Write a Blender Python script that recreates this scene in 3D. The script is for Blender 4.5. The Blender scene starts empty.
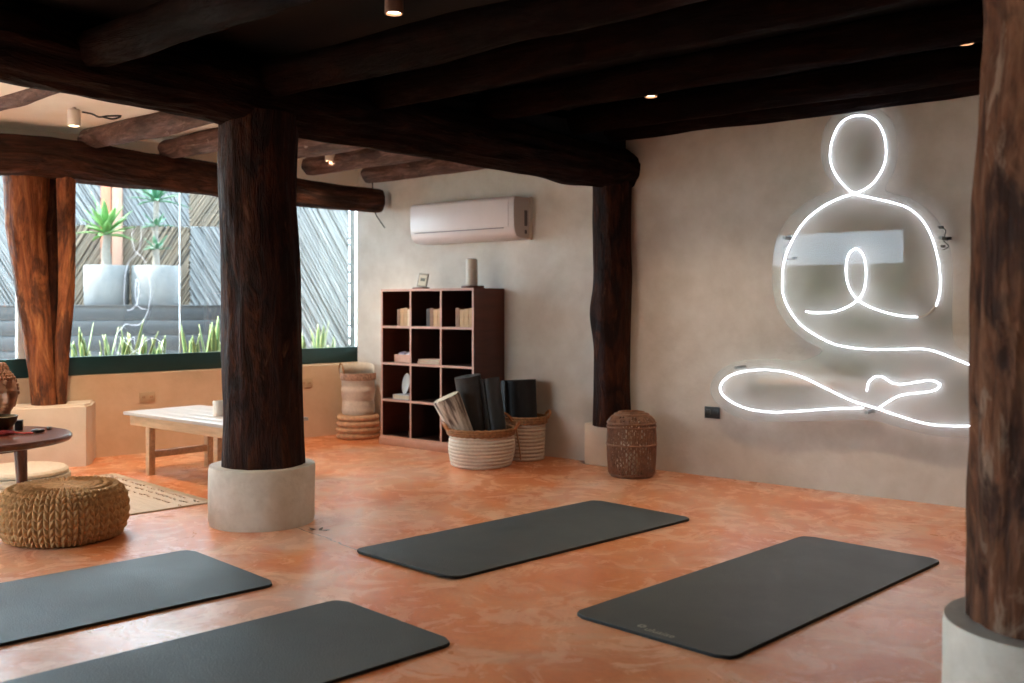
import bpy, bmesh, math, random
from mathutils import Vector, Matrix, noise
PI = math.pi
S = bpy.context.scene
COL = S.collection

# ---------------------------------------------------------------- camera, sky, exposure
F, CX, HY, CH = 995.0, 512.0, 305.0, 1.15      # focal length in px, centre, horizon row, eye height
cam_d = bpy.data.cameras.new('camera'); cam = bpy.data.objects.new('camera', cam_d); COL.objects.link(cam)
cam.location = (0, 0, CH); cam.rotation_euler = (PI/2, 0, 0)
cam_d.sensor_width = 36; cam_d.lens = F/1024*36
cam_d.shift_y = -(341.5-HY)/1024
cam_d.clip_end = 200
cam_d.dof.use_dof = True; cam_d.dof.focus_distance = 4.9; cam_d.dof.aperture_fstop = 2.2
S.camera = cam
S.view_settings.view_transform = 'Standard'; S.view_settings.look = 'None'
S.view_settings.gamma = 1; S.view_settings.use_curve_mapping = False
S.view_settings.exposure = 1.1
S.cycles.use_denoising = True
S.cycles.max_bounces = 10; S.cycles.diffuse_bounces = 6; S.cycles.transparent_max_bounces = 16
S.cycles.sample_clamp_indirect = 6

WORLD_STRENGTH = 9.5
w = bpy.data.worlds.new('sky'); S.world = w; w.use_nodes = True
bgn = w.node_tree.nodes['Background']
bgn.inputs[0].default_value = (0.67, 0.85, 1.0, 1); bgn.inputs[1].default_value = WORLD_STRENGTH

# ---------------------------------------------------------------- frames of reference
c40, s40 = math.cos(math.radians(40)), math.sin(math.radians(40))
U = Vector((c40, -s40, 0)); N = Vector((s40, c40, 0))      # along / into the wall with the air conditioner
DW = 5.97                                                  # distance of that wall
V = Vector((c40, s40, 0)); M = Vector((-s40, c40, 0))      # along / out of the window wall
CORNER = Vector((-1.389, 8.96, 0))
RU, RV = -math.radians(40), math.radians(40)
def W(u, d, h=0): return U*u + N*d + Vector((0, 0, h))
def PD(x, y, d=DW):
    a = (x-CX)/F; Z = d/(s40*a+c40); X = a*Z
    return (c40*X - s40*Z, d, CH+(HY-y)*Z/F)
def PDW(x, y, d=DW): return W(*PD(x, y, d))
def PF(x, y, h=0):
    Z = F*(CH-h)/(y-HY); return Vector(((x-CX)/F*Z, Z, h))
def PZ(x, y, Z): return Vector(((x-CX)/F*Z, Z, CH+(HY-y)*Z/F))

def portal(name, loc, rot, sx, sy):
    l = bpy.data.lights.new(name, 'AREA'); l.shape = 'RECTANGLE'; l.size = sx; l.size_y = sy
    l.cycles.is_portal = True
    o = bpy.data.objects.new(name, l); COL.objects.link(o); o.location = loc; o.rotation_euler = rot
portal('daylight_portal_window', CORNER - V*1.65 + M*.36 + Vector((0,0,1.37)), (-PI/2, 0, RV), 3.3, 1.5)
portal('daylight_portal_terrace', CORNER - V*5.9 + M*.36 + Vector((0,0,1.1)), (-PI/2, 0, RV), 4.6, 2.1)
portal('daylight_portal_garden', W(-6.17, -2.62, 1.12), (PI/2, 0, RU), 2.9, 2.2)

sun = bpy.data.lights.new('sun', 'SUN'); sun.energy = 24; sun.color = (1, .90, .78); sun.angle = math.radians(2)
so = bpy.data.objects.new('sun', sun); COL.objects.link(so)
so.rotation_euler = Vector((-.80*.5, -.20*.5, .86)).to_track_quat('Z', 'Y').to_euler()

# ---------------------------------------------------------------- helpers
def mk(name, bm, mat=None, parent=None, smooth=True):
    me = bpy.data.meshes.new(name); bm.normal_update(); bm.to_mesh(me); bm.free()
    o = bpy.data.objects.new(name, me); COL.objects.link(o)
    if mat: me.materials.append(mat)
    if smooth:
        for p in me.polygons: p.use_smooth = True
        try: me.set_sharp_from_angle(angle=math.radians(38))
        except Exception: pass
    if parent: o.parent = parent
    return o
def tag(o, label=None, cat=None, group=None, kind=None):
    if label: o['label'] = label
    if cat: o['category'] = cat
    if group: o['group'] = group
    if kind: o['kind'] = kind
    return o
def thing(name, label, cat, loc=(0,0,0), rz=0, group=None, kind=None):
    o = bpy.data.objects.new(name, None); COL.objects.link(o); o.empty_display_size = .05
    o.location = loc; o.rotation_euler = (0, 0, rz)
    return tag(o, label, cat, group, kind)
def copy_tree(o, loc=None, rz=None, label=None, parent=None):
    c = o.copy(); COL.objects.link(c); c.parent = parent
    if loc is not None: c.location = loc
    if rz is not None: c.rotation_euler = (0, 0, rz)
    if label: c['label'] = label
    for ch in list(o.children): copy_tree(ch, parent=c)
    return c
def BM(): return bmesh.new()
def box(bm, x0, x1, y0, y1, z0, z1, bev=0, mat=None):
    r = bmesh.ops.create_cube(bm, size=1)
    m = Matrix.Translation(((x0+x1)/2, (y0+y1)/2, (z0+z1)/2)) @ Matrix.Diagonal((x1-x0, y1-y0, z1-z0, 1))
    bmesh.ops.transform(bm, matrix=(mat @ m) if mat else m, verts=r['verts'])
    if bev:
        es = list({e for v in r['verts'] for e in v.link_edges})
        bmesh.ops.bevel(bm, geom=es, offset=bev, segments=2, affect='EDGES', profile=.5)
    return bm
def lathe(bm, prof, n=48, cx=0, cy=0, mat=None, cap=True):
    """prof: (r,z) from bottom to top"""
    rings = []
    for r, z in prof:
        if r < 1e-5:
            rings.append([bm.verts.new((cx, cy, z))]); continue
        rings.append([bm.verts.new((cx+r*math.cos(2*PI*k/n), cy+r*math.sin(2*PI*k/n), z)) for k in range(n)])
    for a, b in zip(rings, rings[1:]):
        if len(a) == 1 and len(b) == 1: continue
        for k in range(n):
            k2 = (k+1) % n
            if len(a) == 1: bm.faces.new((a[0], b[k2], b[k]))
            elif len(b) == 1: bm.faces.new((a[k], a[k2], b[0]))
            else: bm.faces.new((a[k], a[k2], b[k2], b[k]))
    if cap:
        if len(rings[0]) > 1: bm.faces.new(list(reversed(rings[0])))
        if len(rings[-1]) > 1: bm.faces.new(rings[-1])
    if mat: bmesh.ops.transform(bm, matrix=mat, verts=[v for r in rings for v in r])
    return bm
def frames(pts, closed=False):
    n = len(pts); T = []
    for i in range(n):
        a = pts[(i-1) % n] if (closed or i > 0) else pts[i]
        b = pts[(i+1) % n] if (closed or i < n-1) else pts[i]
        t = (b-a); T.append(t.normalized() if t.length > 1e-9 else Vector((0,0,1)))
    ref = Vector((0,0,1)) if abs(T[0].z) < .9 else Vector((1,0,0))
    x = (ref - T[0]*ref.dot(T[0])).normalized(); out = []
    for t in T:
        x = (x - t*x.dot(t)).normalized(); out.append((t, x, t.cross(x)))
    return out
def tube(bm, pts, r, n=8, closed=False, cap=True):
    pts = [Vector(p) for p in pts]; fr = frames(pts, closed); rings = []
    for i, (p, (t, x, y)) in enumerate(zip(pts, fr)):
        rr = r[i] if isinstance(r, (list, tuple)) else r
        rings.append([bm.verts.new(p + x*rr*math.cos(2*PI*k/n) + y*rr*math.sin(2*PI*k/n)) for k in range(n)])
    prs = list(zip(rings, rings[1:])) + ([(rings[-1], rings[0])] if closed else [])
    for a, b in prs:
        for k in range(n): bm.faces.new((a[k], a[(k+1)%n], b[(k+1)%n], b[k]))
    if cap and not closed:
        bm.faces.new(list(reversed(rings[0]))); bm.faces.new(rings[-1])
    return bm
def spline(P, sub=8, closed=False):
    P = [Vector(p) for p in P]; n = len(P); out = []
    rng = range(n if closed else n-1)
    for i in rng:
        g = (lambda k: P[k % n]) if closed else (lambda k: P[max(0, min(n-1, k))])
        p0, p1, p2, p3 = g(i-1), g(i), g(i+1), g(i+2)
        for s in range(sub):
            t = s/sub
            out.append(.5*((2*p1)+(p2-p0)*t+(2*p0-5*p1+4*p2-p3)*t*t+(3*p1-p0-3*p2+p3)*t**3))
    if not closed: out.append(P[-1].copy())
    return out
def poly_slab(bm, pts, z0, z1):
    a = [bm.verts.new((p[0], p[1], z0)) for p in pts]; b = [bm.verts.new((p[0], p[1], z1)) for p in pts]
    bm.faces.new(list(reversed(a))); bm.faces.new(b); n = len(pts)
    for k in range(n): bm.faces.new((a[k], a[(k+1)%n], b[(k+1)%n], b[k]))
    return bm
def rrect(x0, x1, y0, y1, r, n=6):
    P = []
    for cx, cy, a0 in ((x1-r, y0+r, -PI/2), (x1-r, y1-r, 0), (x0+r, y1-r, PI/2), (x0+r, y0+r, PI)):
        for k in range(n+1):
            a = a0 + PI/2*k/n; P.append((cx+r*math.cos(a), cy+r*math.sin(a)))
    return P

# ---------------------------------------------------------------- materials
class NT:
    def __init__(s, name):
        s.m = bpy.data.materials.new(name); s.m.use_nodes = True; s.t = s.m.node_tree
        s.b = s.t.nodes['Principled BSDF']; s.out = s.t.nodes['Material Output']
    def n(s, typ, **kw):
        nd = s.t.nodes.new(typ)
        for k, v in kw.items():
            if k.startswith('i_'):
                key = k[2:]; key = int(key) if key.isdigit() else key.replace('_', ' ')
                nd.inputs[key].default_value = v
            else: setattr(nd, k, v)
        return nd
    def l(s, a, b): s.t.links.new(a, b)
    def coords(s, scale=(1,1,1), attr=None):
        if attr:
            c = s.n('ShaderNodeAttribute', attribute_name=attr).outputs['Vector']
        else: c = s.n('ShaderNodeTexCoord').outputs['Object']
        mp = s.n('ShaderNodeMapping'); mp.inputs['Scale'].default_value = scale; s.l(c, mp.inputs[0]); return mp.outputs[0]
    def noise(s, v, scale, detail=4, rough=.55, dist=0):
        nd = s.n('ShaderNodeTexNoise', i_Scale=scale, i_Detail=detail, i_Roughness=rough, i_Distortion=dist)
        s.l(v, nd.inputs['Vector']); return nd.outputs['Fac']
    def ramp(s, fac, stops, interp='LINEAR'):
        r = s.n('ShaderNodeValToRGB'); cr = r.color_ramp; cr.interpolation = interp
        while len(cr.elements) < len(stops): cr.elements.new(.5)
        for e, (p, c) in zip(cr.elements, stops):
            e.position = p; e.color = (c if len(c) == 4 else (*c, 1)) if isinstance(c, (tuple, list)) else (c, c, c, 1)
        s.l(fac, r.inputs[0]); return r.outputs[0]
    def mix(s, f, a, b, typ='MIX'):
        m = s.n('ShaderNodeMix', data_type='RGBA', blend_type=typ)
        for sock, val in ((m.inputs['Factor'], f), (m.inputs['A'], a), (m.inputs['B'], b)):
            if hasattr(val, 'links'): s.l(val, sock)
            elif isinstance(val, (tuple, list)): sock.default_value = (*val, 1) if len(val) == 3 else val
            else: sock.default_value = val
        return m.outputs['Result']
    def bump(s, h, strength=.3, dist=.01, normal=None):
        b = s.n('ShaderNodeBump', i_Strength=strength, i_Distance=dist); s.l(h, b.inputs['Height'])
        if normal: s.l(normal, b.inputs['Normal'])
        s.l(b.outputs[0], s.b.inputs['Normal']); return b.outputs[0]
    def set(s, **kw):
        for k, v in kw.items():
            sock = s.b.inputs[k.replace('_', ' ')]
            if hasattr(v, 'links'): s.l(v, sock)
            else: sock.default_value = (*v, 1) if isinstance(v, tuple) and len(v) == 3 else v
        return s
def plain(name, col, rough=.6, var=.12, scale=20, bump=.1, spec=.5, metal=0, coat=0, stretch=(1,1,1)):
    t = NT(name); v = t.coords(stretch); nz = t.noise(v, scale, 5)
    c0 = tuple(max(0, c*(1-var)) for c in col); c1 = tuple(min(1, c*(1+var)) for c in col)
    t.set(Base_Color=t.ramp(nz, [(.3, c0), (.7, c1)]), Roughness=rough, Metallic=metal)
    t.b.inputs['Specular IOR Level'].default_value = spec; t.b.inputs['Coat Weight'].default_value = coat
    if bump: t.bump(nz, bump, .004)
    return t.m
def plaster(name, a, b, c, sc=1.0, rough=.75):
    t = NT(name); v = t.coords()
    n1 = t.noise(v, 1.3*sc, 6, .6, .6); n2 = t.noise(v, 7*sc, 6, .6); n3 = t.noise(v, 60, 4, .6)
    col = t.ramp(n1, [(.3, a), (.52, b), (.72, c)])
    col = t.mix(.35, col, t.ramp(n2, [(.35, a), (.65, c)]))
    t.set(Base_Color=col, Roughness=rough)
    h = t.n('ShaderNodeMath', operation='ADD'); t.l(n2, h.inputs[0])
    m = t.n('ShaderNodeMath', operation='MULTIPLY'); t.l(n3, m.inputs[0]); m.inputs[1].default_value = .15; t.l(m.outputs[0], h.inputs[1])
    t.bump(h.outputs[0], .25, .02); return t.m
def logwood(name, dark, mid, light, patch=None, rough=.45, spec=.25, bs=.6, patch_lo=.62):
    rough = min(1, rough*1.3)
    t = NT(name); v = t.coords((2.6, 11, 11), attr='grain'); v2 = t.coords((4.0, 9, 9), attr='grain'); v3 = t.coords((14, 70, 70), attr='grain'); v4 = t.coords((2.2, 5, 5), attr='grain')
    g = t.noise(v, 1.0, 9, .68, 1.6); big = t.noise(v2, 1.0, 7, .62, 1.0); fine = t.noise(v3, 1.0, 5, .65, .5); blot = t.noise(v4, 1.0, 6, .6, 1.2)
    col = t.ramp(g, [(.30, dark), (.5, mid), (.70, light)])
    if patch: col = t.mix(t.ramp(big, [(patch_lo, 0.0), (patch_lo+.07, 1.0)]), col, patch)
    col = t.mix(t.ramp(blot, [(.40, .85), (.50, 0.0)]), col, dark)
    col = t.mix(.5, col, t.ramp(fine, [(.3, (.4,.37,.35)), (.62, (1,1,1))]), 'MULTIPLY')
    t.set(Base_Color=col, Roughness=t.ramp(big, [(.3, rough*.75), (.7, min(1, rough*1.35))]))
    t.b.inputs['Specular IOR Level'].default_value = spec
    h = t.n('ShaderNodeMath', operation='MULTIPLY_ADD'); t.l(fine, h.inputs[0]); h.inputs[1].default_value = .35; t.l(g, h.inputs[2])
    h2 = t.n('ShaderNodeMath', operation='ADD'); t.l(h.outputs[0], h2.inputs[0]); t.l(blot, h2.inputs[1])
    t.bump(h2.outputs[0], bs, .035); return t.m
def glass(name, tint=(1,1,1), ior=1.45, extra=0.0, haze=0):
    t = NT(name); t.t.nodes.remove(t.b)
    tr = t.n('ShaderNodeBsdfTransparent'); tr.inputs[0].default_value = (*tint, 1)
    gl = t.n('ShaderNodeBsdfGlossy'); gl.inputs['Roughness'].default_value = .0
    fr = t.n('ShaderNodeFresnel', i_IOR=ior)
    ad = t.n('ShaderNodeMath', operation='ADD'); ad.inputs[1].default_value = extra; t.l(fr.outputs[0], ad.inputs[0])
    mx = t.n('ShaderNodeMixShader'); t.l(ad.outputs[0], mx.inputs[0]); t.l(tr.outputs[0], mx.inputs[1]); t.l(gl.outputs[0], mx.inputs[2])
    sh_ = mx.outputs[0]
    if haze:
        df = t.n('ShaderNodeBsdfDiffuse'); df.inputs[0].default_value = (.74,.80,.76,1); m2 = t.n('ShaderNodeMixShader'); m2.inputs[0].default_value = haze
        t.l(sh_, m2.inputs[1]); t.l(df.outputs[0], m2.inputs[2]); sh_ = m2.outputs[0]
    t.l(sh_, t.out.inputs[0]); return t.m
def emit(name, col, st):
    t = NT(name); t.set(Base_Color=(.9,.9,.9), Emission_Color=(*col, 1), Emission_Strength=st); return t.m

# floor: stained and polished concrete
t = NT('stained_concrete'); v = t.coords()
n1 = t.noise(v, .8, 8, .62, 1.2); n2 = t.noise(v, 2.6, 8, .68, .8); n3 = t.noise(v, 4.2, 9, .72, 1.0); n4 = t.noise(v, 45, 4, .6)
col = t.ramp(n1, [(.30, (.66,.16,.04)), (.44, (.76,.25,.08)), (.56, (.72,.36,.20)), (.68, (.68,.43,.33))])
col = t.mix(t.ramp(n2, [(.45, 0.0), (.66, .85)]), col, (.60, .155, .045))
col = t.mix(t.ramp(n3, [(.50, 0.0), (.66, .65)]), col, (.80, .48, .31))
col = t.mix(.35, col, t.ramp(n4, [(.3, (.7,.66,.62)), (.6, (1,1,1))]), 'MULTIPLY')
sep = t.n('ShaderNodeSeparateXYZ'); t.l(v, sep.inputs[0])
def line_mask(t, px, py, nx, ny, wd):      # a control joint through (px,py) with normal (nx,ny)
    a = t.n('ShaderNodeMath', operation='MULTIPLY_ADD'); t.l(sep.outputs[0], a.inputs[0]); a.inputs[1].default_value = nx
    a.inputs[2].default_value = -(px*nx+py*ny)
    b = t.n('ShaderNodeMath', operation='MULTIPLY_ADD'); t.l(sep.outputs[1], b.inputs[0]); b.inputs[1].default_value = ny; t.l(a.outputs[0], b.inputs[2])
    wn = t.n('ShaderNodeMath', operation='MULTIPLY_ADD'); t.l(n2, wn.inputs[0]); wn.inputs[1].default_value = .12; t.l(b.outputs[0], wn.inputs[2])
    c = t.n('ShaderNodeMath', operation='ABSOLUTE'); t.l(wn.outputs[0], c.inputs[0])
    d = t.n('ShaderNodeMath', operation='LESS_THAN'); t.l(c.outputs[0], d.inputs[0]); d.inputs[1].default_value = wd
    return d.outputs[0]
j1 = line_mask(t, -.86, 4.93, .76, .65, .004)
lm = t.n('ShaderNodeMath', operation='LESS_THAN'); t.l(sep.outputs[0], lm.inputs[0]); lm.inputs[1].default_value = -.60
jm = t.n('ShaderNodeMath', operation='MULTIPLY'); t.l(j1, jm.inputs[0]); t.l(lm.outputs[0], jm.inputs[1]); j1 = jm.outputs[0]
gm = t.n('ShaderNodeMath', operation='GREATER_THAN'); t.l(sep.outputs[0], gm.inputs[0]); gm.inputs[1].default_value = -1.25
jn = t.n('ShaderNodeMath', operation='MULTIPLY'); t.l(j1, jn.inputs[0]); t.l(gm.outputs[0], jn.inputs[1]); j1 = jn.outputs[0]
col = t.mix(j1, col, (.12, .06, .04))
t.set(Base_Color=col, Roughness=t.ramp(n2, [(.3, .25), (.7, .5)]), Coat_Weight=t.ramp(n1, [(.35, .6), (.7, .35)]), Coat_Roughness=t.ramp(n3, [(.35, .18), (.7, .36)]), Coat_IOR=1.5)
t.b.inputs['Specular IOR Level'].default_value = .5
hh = t.n('ShaderNodeMath', operation='SUBTRACT'); t.l(n3, hh.inputs[0]); t.l(j1, hh.inputs[1])
t.bump(hh.outputs[0], .12, .01); M_FLOOR = t.m

M_WALL = plaster('warm_grey_plaster', (.51,.445,.375), (.62,.555,.485), (.69,.64,.575))
M_WALL_BOUNCE = plaster('bounce_warmed_plaster', (.56,.37,.23), (.64,.44,.28), (.70,.50,.34))  # wall plaster with warm light bounced off the floor put into its colour
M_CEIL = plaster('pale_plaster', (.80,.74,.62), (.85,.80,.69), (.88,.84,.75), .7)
M_PLINTH = plaster('cream_plaster', (.62,.48,.35), (.68,.55,.42), (.74,.62,.50))
M_CONC = plaster('raw_concrete', (.50,.44,.37), (.62,.56,.48), (.70,.65,.58), 3)
M_CEIL_SHADE = plain('shade_dark_ceiling', (.007,.004,.003), .8, .4, 8, .3, spec=.2, stretch=(1,8,1))  # shade of the unlit near bay is put into this colour
M_LOG = logwood('dark_log', (.010,.0026,.001), (.034,.0085,.003), (.095,.024,.008), (.11,.045,.024), .45, spec=.12, patch_lo=.6, bs=.9)
M_BEAM_LIT = logwood('lit_beam_log', (.018,.006,.003), (.055,.018,.009), (.12,.042,.020), (.10,.045,.024), .5, spec=.2)  # beam wood kept lighter for the window light falling on it
M_BEAM_SHADE = logwood('shaded_beam_log', (.004,.0015,.0008), (.013,.004,.002), (.030,.010,.005), (.035,.022,.012), .5, spec=.08)  # same beam wood, darkened for the shade over the near bay
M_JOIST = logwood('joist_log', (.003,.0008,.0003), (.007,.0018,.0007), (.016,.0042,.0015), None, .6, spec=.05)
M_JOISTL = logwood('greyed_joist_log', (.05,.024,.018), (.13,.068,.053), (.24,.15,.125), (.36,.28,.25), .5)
M_REDLOG = logwood('reddish_log', (.06,.017,.006), (.26,.075,.022), (.46,.18,.06), (.16,.055,.022), .48)
M_RIGHTLOG = logwood('weathered_log', (.04,.014,.008), (.20,.075,.035), (.34,.16,.085), (.36,.22,.15), .55, patch_lo=.57, bs=1.0)
M_MAT = None
t = NT('ribbed_foam_rubber'); v = t.coords()
nn = t.noise(v, 2.5, 5, .6); wv = t.n('ShaderNodeTexVoronoi', i_Scale=150.0); t.l(v, wv.inputs['Vector'])
t.set(Base_Color=t.ramp(nn, [(.3, (.016,.022,.022)), (.7, (.032,.041,.040))]), Roughness=t.ramp(nn, [(.3,.46), (.7,.62)])); t.b.inputs['Specular IOR Level'].default_value = .8
t.bump(wv.outputs['Distance'], .35, .002); M_MAT = t.m
M_MATEDGE = plain('black_foam_edge', (.008,.008,.008), .8)
M_GLASS = glass('window_glass', (.93,.97,.97), 1.5, .03)
M_ACRYL = glass('clear_acrylic', (.98,.99,.99), 1.25, .0, .12)
M_NEON = emit('white_neon', (.87,.87,1.0), 5.0)
M_WARM = emit('warm_lamp_lens', (1,.72,.45), 12.0)
M_WHITE = plain('white_plastic', (.66,.59,.58), .42, .03, 5, 0, coat=.1)
M_WHITE2 = plain('white_lamp_housing', (.75,.70,.64), .5, .04, 10, 0)
M_BLACK = plain('black_plastic', (.012,.013,.014), .35, .1, 10, 0)
M_GREENFR = plain('dark_teal_metal', (.006,.035,.035), .4, .1, 10, 0)
M_WFRAME = plain('white_frame', (.72,.74,.74), .5, .04, 10, 0)
M_SHELF = plain('mahogany_laminate', (.12,.028,.012), .38, .2, 3, .02, stretch=(1,1,8))
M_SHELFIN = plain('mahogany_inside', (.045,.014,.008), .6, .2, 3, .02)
M_EDGE = plain('pink_edge_band', (.52,.30,.23), .55, .06, 20, 0)
M_PINE = plain('whitewashed_pine', (.60,.40,.24), .5, .16, 3, .1, stretch=(2,16,16))
M_PINETOP = plain('pale_table_boards', (.48,.45,.43), .35, .12, 3, .1, stretch=(2,22,2))
M_DKWOOD = plain('red_brown_wood', (.13,.037,.018), .28, .3, 4, .05, stretch=(2,14,2), coat=.3)
M_CARVED = plain('carved_brown_wood', (.34,.15,.07), .5, .3, 30, .3)
M_BRONZE = plain('dark_bronze', (.07,.05,.025), .35, .3, 12, .1, metal=.7)
M_RED = plain('red_beads', (.42,.03,.02), .45, .25, 40, .2)
M_JUTE = plain('jute_knit', (.46,.27,.125), .85, .28, 60, .4, spec=.2)
M_JUTEPALE = plain('jute_pale_wrap', (.55,.44,.33), .85, .12, 60, .3, spec=.2)
M_COTTON = plain('cream_cotton', (.66,.56,.44), .9, .08, 40, .3, spec=.2)
M_ROPE = plain('cotton_rope_basket', (.60,.50,.40), .9, .1, 50, .4, spec=.2)
M_ROPE_BR = plain('brown_rope', (.30,.145,.065), .85, .3, 50, .4, spec=.2)
M_ORANGE = plain('orange_leather_handle', (.45,.17,.055), .5, .2, 20, .1)
M_WICKER = plain('brown_rattan', (.25,.115,.06), .55, .3, 30, .2)
M_ROLL = plain('charcoal_rolled_mat', (.028,.026,.024), .5, .2, 30, .15)
M_ROLLBLK = plain('black_rolled_mat', (.006,.006,.007), .7, .2, 30, .15)
M_FENCEW = None
def cane(name, a, b):
    t = NT(name); v = t.coords((40, 1, 2), attr='grain'); g = t.noise(v, 1.0, 4, .6)
    t.set(Base_Color=t.ramp(g, [(.3, a), (.7, b)]), Roughness=.7); return t.m
M_CANEW = cane('whitewashed_cane', (.06,.058,.058), (.125,.123,.124))
M_CANET = cane('tan_cane', (.045,.031,.02), (.115,.08,.05))
M_PLANKG = plain('grey_blue_planks', (.008,.010,.014), .6, .25, 3, .2, stretch=(1,6,12))
M_CEMPOT = plaster('cement_planter', (.055,.055,.057), (.08,.08,.083), (.10,.10,.10), 4)
M_LEAF = plain('green_leaf', (.04,.11,.02), .45, .4, 9, .1)
M_BACKB = plain('grey_backing', (.085,.08,.075), .8, .2)
M_LEAFBLUE = plain('deep_green_leaf', (.015,.075,.035), .45, .4, 9, .1)
t = NT('variegated_leaf'); v = t.coords((1,1,1), attr='grain'); sp = t.n('ShaderNodeSeparateXYZ'); t.l(v, sp.inputs[0])
t.set(Base_Color=t.ramp(sp.outputs[1], [(.0, (.14,.17,.05)), (.22, (.14,.17,.05)), (.3, (.03,.08,.02)), (.7, (.045,.10,.03)), (.78, (.14,.17,.05))]), Roughness=.45); M_SNAKE = t.m
M_TRUNK = plain('plant_trunk', (.10,.085,.07), .8, .4, 30, .5)
M_TERRA = plain('orange_painted_post', (.20,.045,.012), .6, .15, 8, .1)
M_PEACH = plain('peach_wall', (.17,.09,.06), .8, .1, 3, .1)
M_PINK = plain('pink_red_panel', (.30,.07,.11), .6, .15, 5, .1)
M_SOIL = plain('dark_soil', (.05,.035,.025), .9, .4, 40, .5)
M_PAVE = plain('pale_paving', (.42,.38,.33), .8, .12, 4, .2)
M_GREENOUT = plain('green_light_blocker', (.06,.12,.04), .8, .5, 6, .6)

# ---------------------------------------------------------------- room shell
def struct(name, bm, m, parent=None, smooth=False):
    o = mk(name, bm, m, parent, smooth)
    if not parent: o['kind'] = 'structure'
    return o
def frame_M(origin, rz): return Matrix.Translation(origin) @ Matrix.Rotation(rz, 4, 'Z')
def wbox(bm, fr, *a, bev=0): return box(bm, *a, bev=bev, mat=fr) if not bev else box(bm, *a, bev=bev, mat=fr)
FU = frame_M((0,0,0), RU); FV = frame_M(CORNER, RV)
def place(o, origin, rz): o.location = origin; o.rotation_euler = (0, 0, rz); return o

UL, UR, DB = -9.6, 4.2, -2.4      # room extents along the wall direction and behind the camera
wl = -8.6                         # left end of the window wall (in its own frame)
CH_R, CH_L = 2.50, 2.42
pL = CORNER + V*wl
floor_pts = [CORNER + V*.3 + M*.3, pL + M*.3, W(U.dot(pL)-.2, DB-.25), W(UR+.2, DB-.25), W(UR+.2, DW+.25)]
bm = BM(); poly_slab(bm, [(p.x, p.y) for p in reversed(floor_pts)], -.12, 0); bmesh.ops.recalc_face_normals(bm, faces=bm.faces)
struct('floor', bm, M_FLOOR)

b = BM(); uc = U.dot(CORNER)
box(b, uc-.0, UR+.2, DW, DW+.25, 0, 2.62); place(struct('wall_back', b, M_WALL), (0,0,0), RU)
b = BM(); box(b, UR, UR+.2, DB, DW, 0, 2.62); place(struct('wall_right', b, M_WALL), (0,0,0), RU)
# garden side behind the camera: low kerb, header and piers between wide openings
b = BM(); uLb = U.dot(pL)
box(b, uLb-.3, UR+.2, DB-.2, DB, 2.22, 2.62)
for x0, x1 in ((uLb-.3, -7.6), (-4.75, UR+.2)): box(b, x0, x1, DB-.2, DB, 0, 2.22)
place(struct('wall_front', b, M_WALL), (0,0,0), RU)
d0 = N.dot(pL)
b = BM(); box(b, uLb-.3, uLb-.1, DB, d0, 0, 2.62); place(struct('wall_left', b, M_WALL), (0,0,0), RU)
# window wall
T = .32
b = BM()
box(b, -3.62, .2, 0, T, 0, .62)
place(struct('wall_window', b, M_WALL_BOUNCE), CORNER, RV)
b = BM()
box(b, wl, .2, 0, T, 2.13, 2.62)
box(b, -3.62, -3.32, 0, T, .62, 2.13); box(b, -3.62, -3.32, 0, T, .0, .62); box(b, wl, -8.2, 0, T, 0, 2.13)
place(struct('wall_window_header', b, M_CEIL), CORNER, RV)

# ceiling: near bay coloured dark to look unlit, pale plaster over the window bay; split along the main beam
C1 = Vector((-1.33, 5.30, 0)); C2 = Vector((.700, 7.04, 0)); BD = (C2-C1).normalized()
def beamline(s): return C1 + BD*s
bl0, bl1 = beamline(-5.9), beamline(3.1)
sp_ = Vector((-BD.y, BD.x, 0))*.13
bl0, bl1 = bl0+sp_, bl1+sp_
near = [bl1, bl0, W(uLb-.3, DB-.2), W(UR+.2, DB-.2), W(UR+.2, DW+.2)]
far = [bl0, bl1, CORNER+V*.3+M*.3, pL+M*.3]
b = BM(); poly_slab(b, [(p.x, p.y) for p in near], CH_R, CH_R+.12); bmesh.ops.recalc_face_normals(b, faces=b.faces); struct('ceiling', b, M_CEIL_SHADE)
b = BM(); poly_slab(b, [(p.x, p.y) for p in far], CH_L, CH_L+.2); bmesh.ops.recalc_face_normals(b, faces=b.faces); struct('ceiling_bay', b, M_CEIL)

b = BM(); q_ = Vector((BD.y, -BD.x, 0)); poly_slab(b, [(p.x, p.y) for p in (bl0-q_*.002, bl1-q_*.002, bl1+q_*.02, bl0+q_*.02)], CH_L-.006, CH_R+.01); bmesh.ops.recalc_face_normals(b, faces=b.faces); struct('trim_dark_edge', b, M_CEIL_SHADE)  # dark strip added to hide the pale slab's bright edge
e0, e1 = beamline(.15), beamline(3.0)      # added dark strip in place of shade between the main beam and the ceiling
b = BM(); poly_slab(b, [(p.x, p.y) for p in (e0-q_*.02, e1-q_*.02, e1+q_*.02, e0+q_*.02)], 2.17, CH_L-.01); bmesh.ops.recalc_face_normals(b, faces=b.faces); struct('trim_dark_filler', b, M_CEIL_SHADE)
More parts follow.
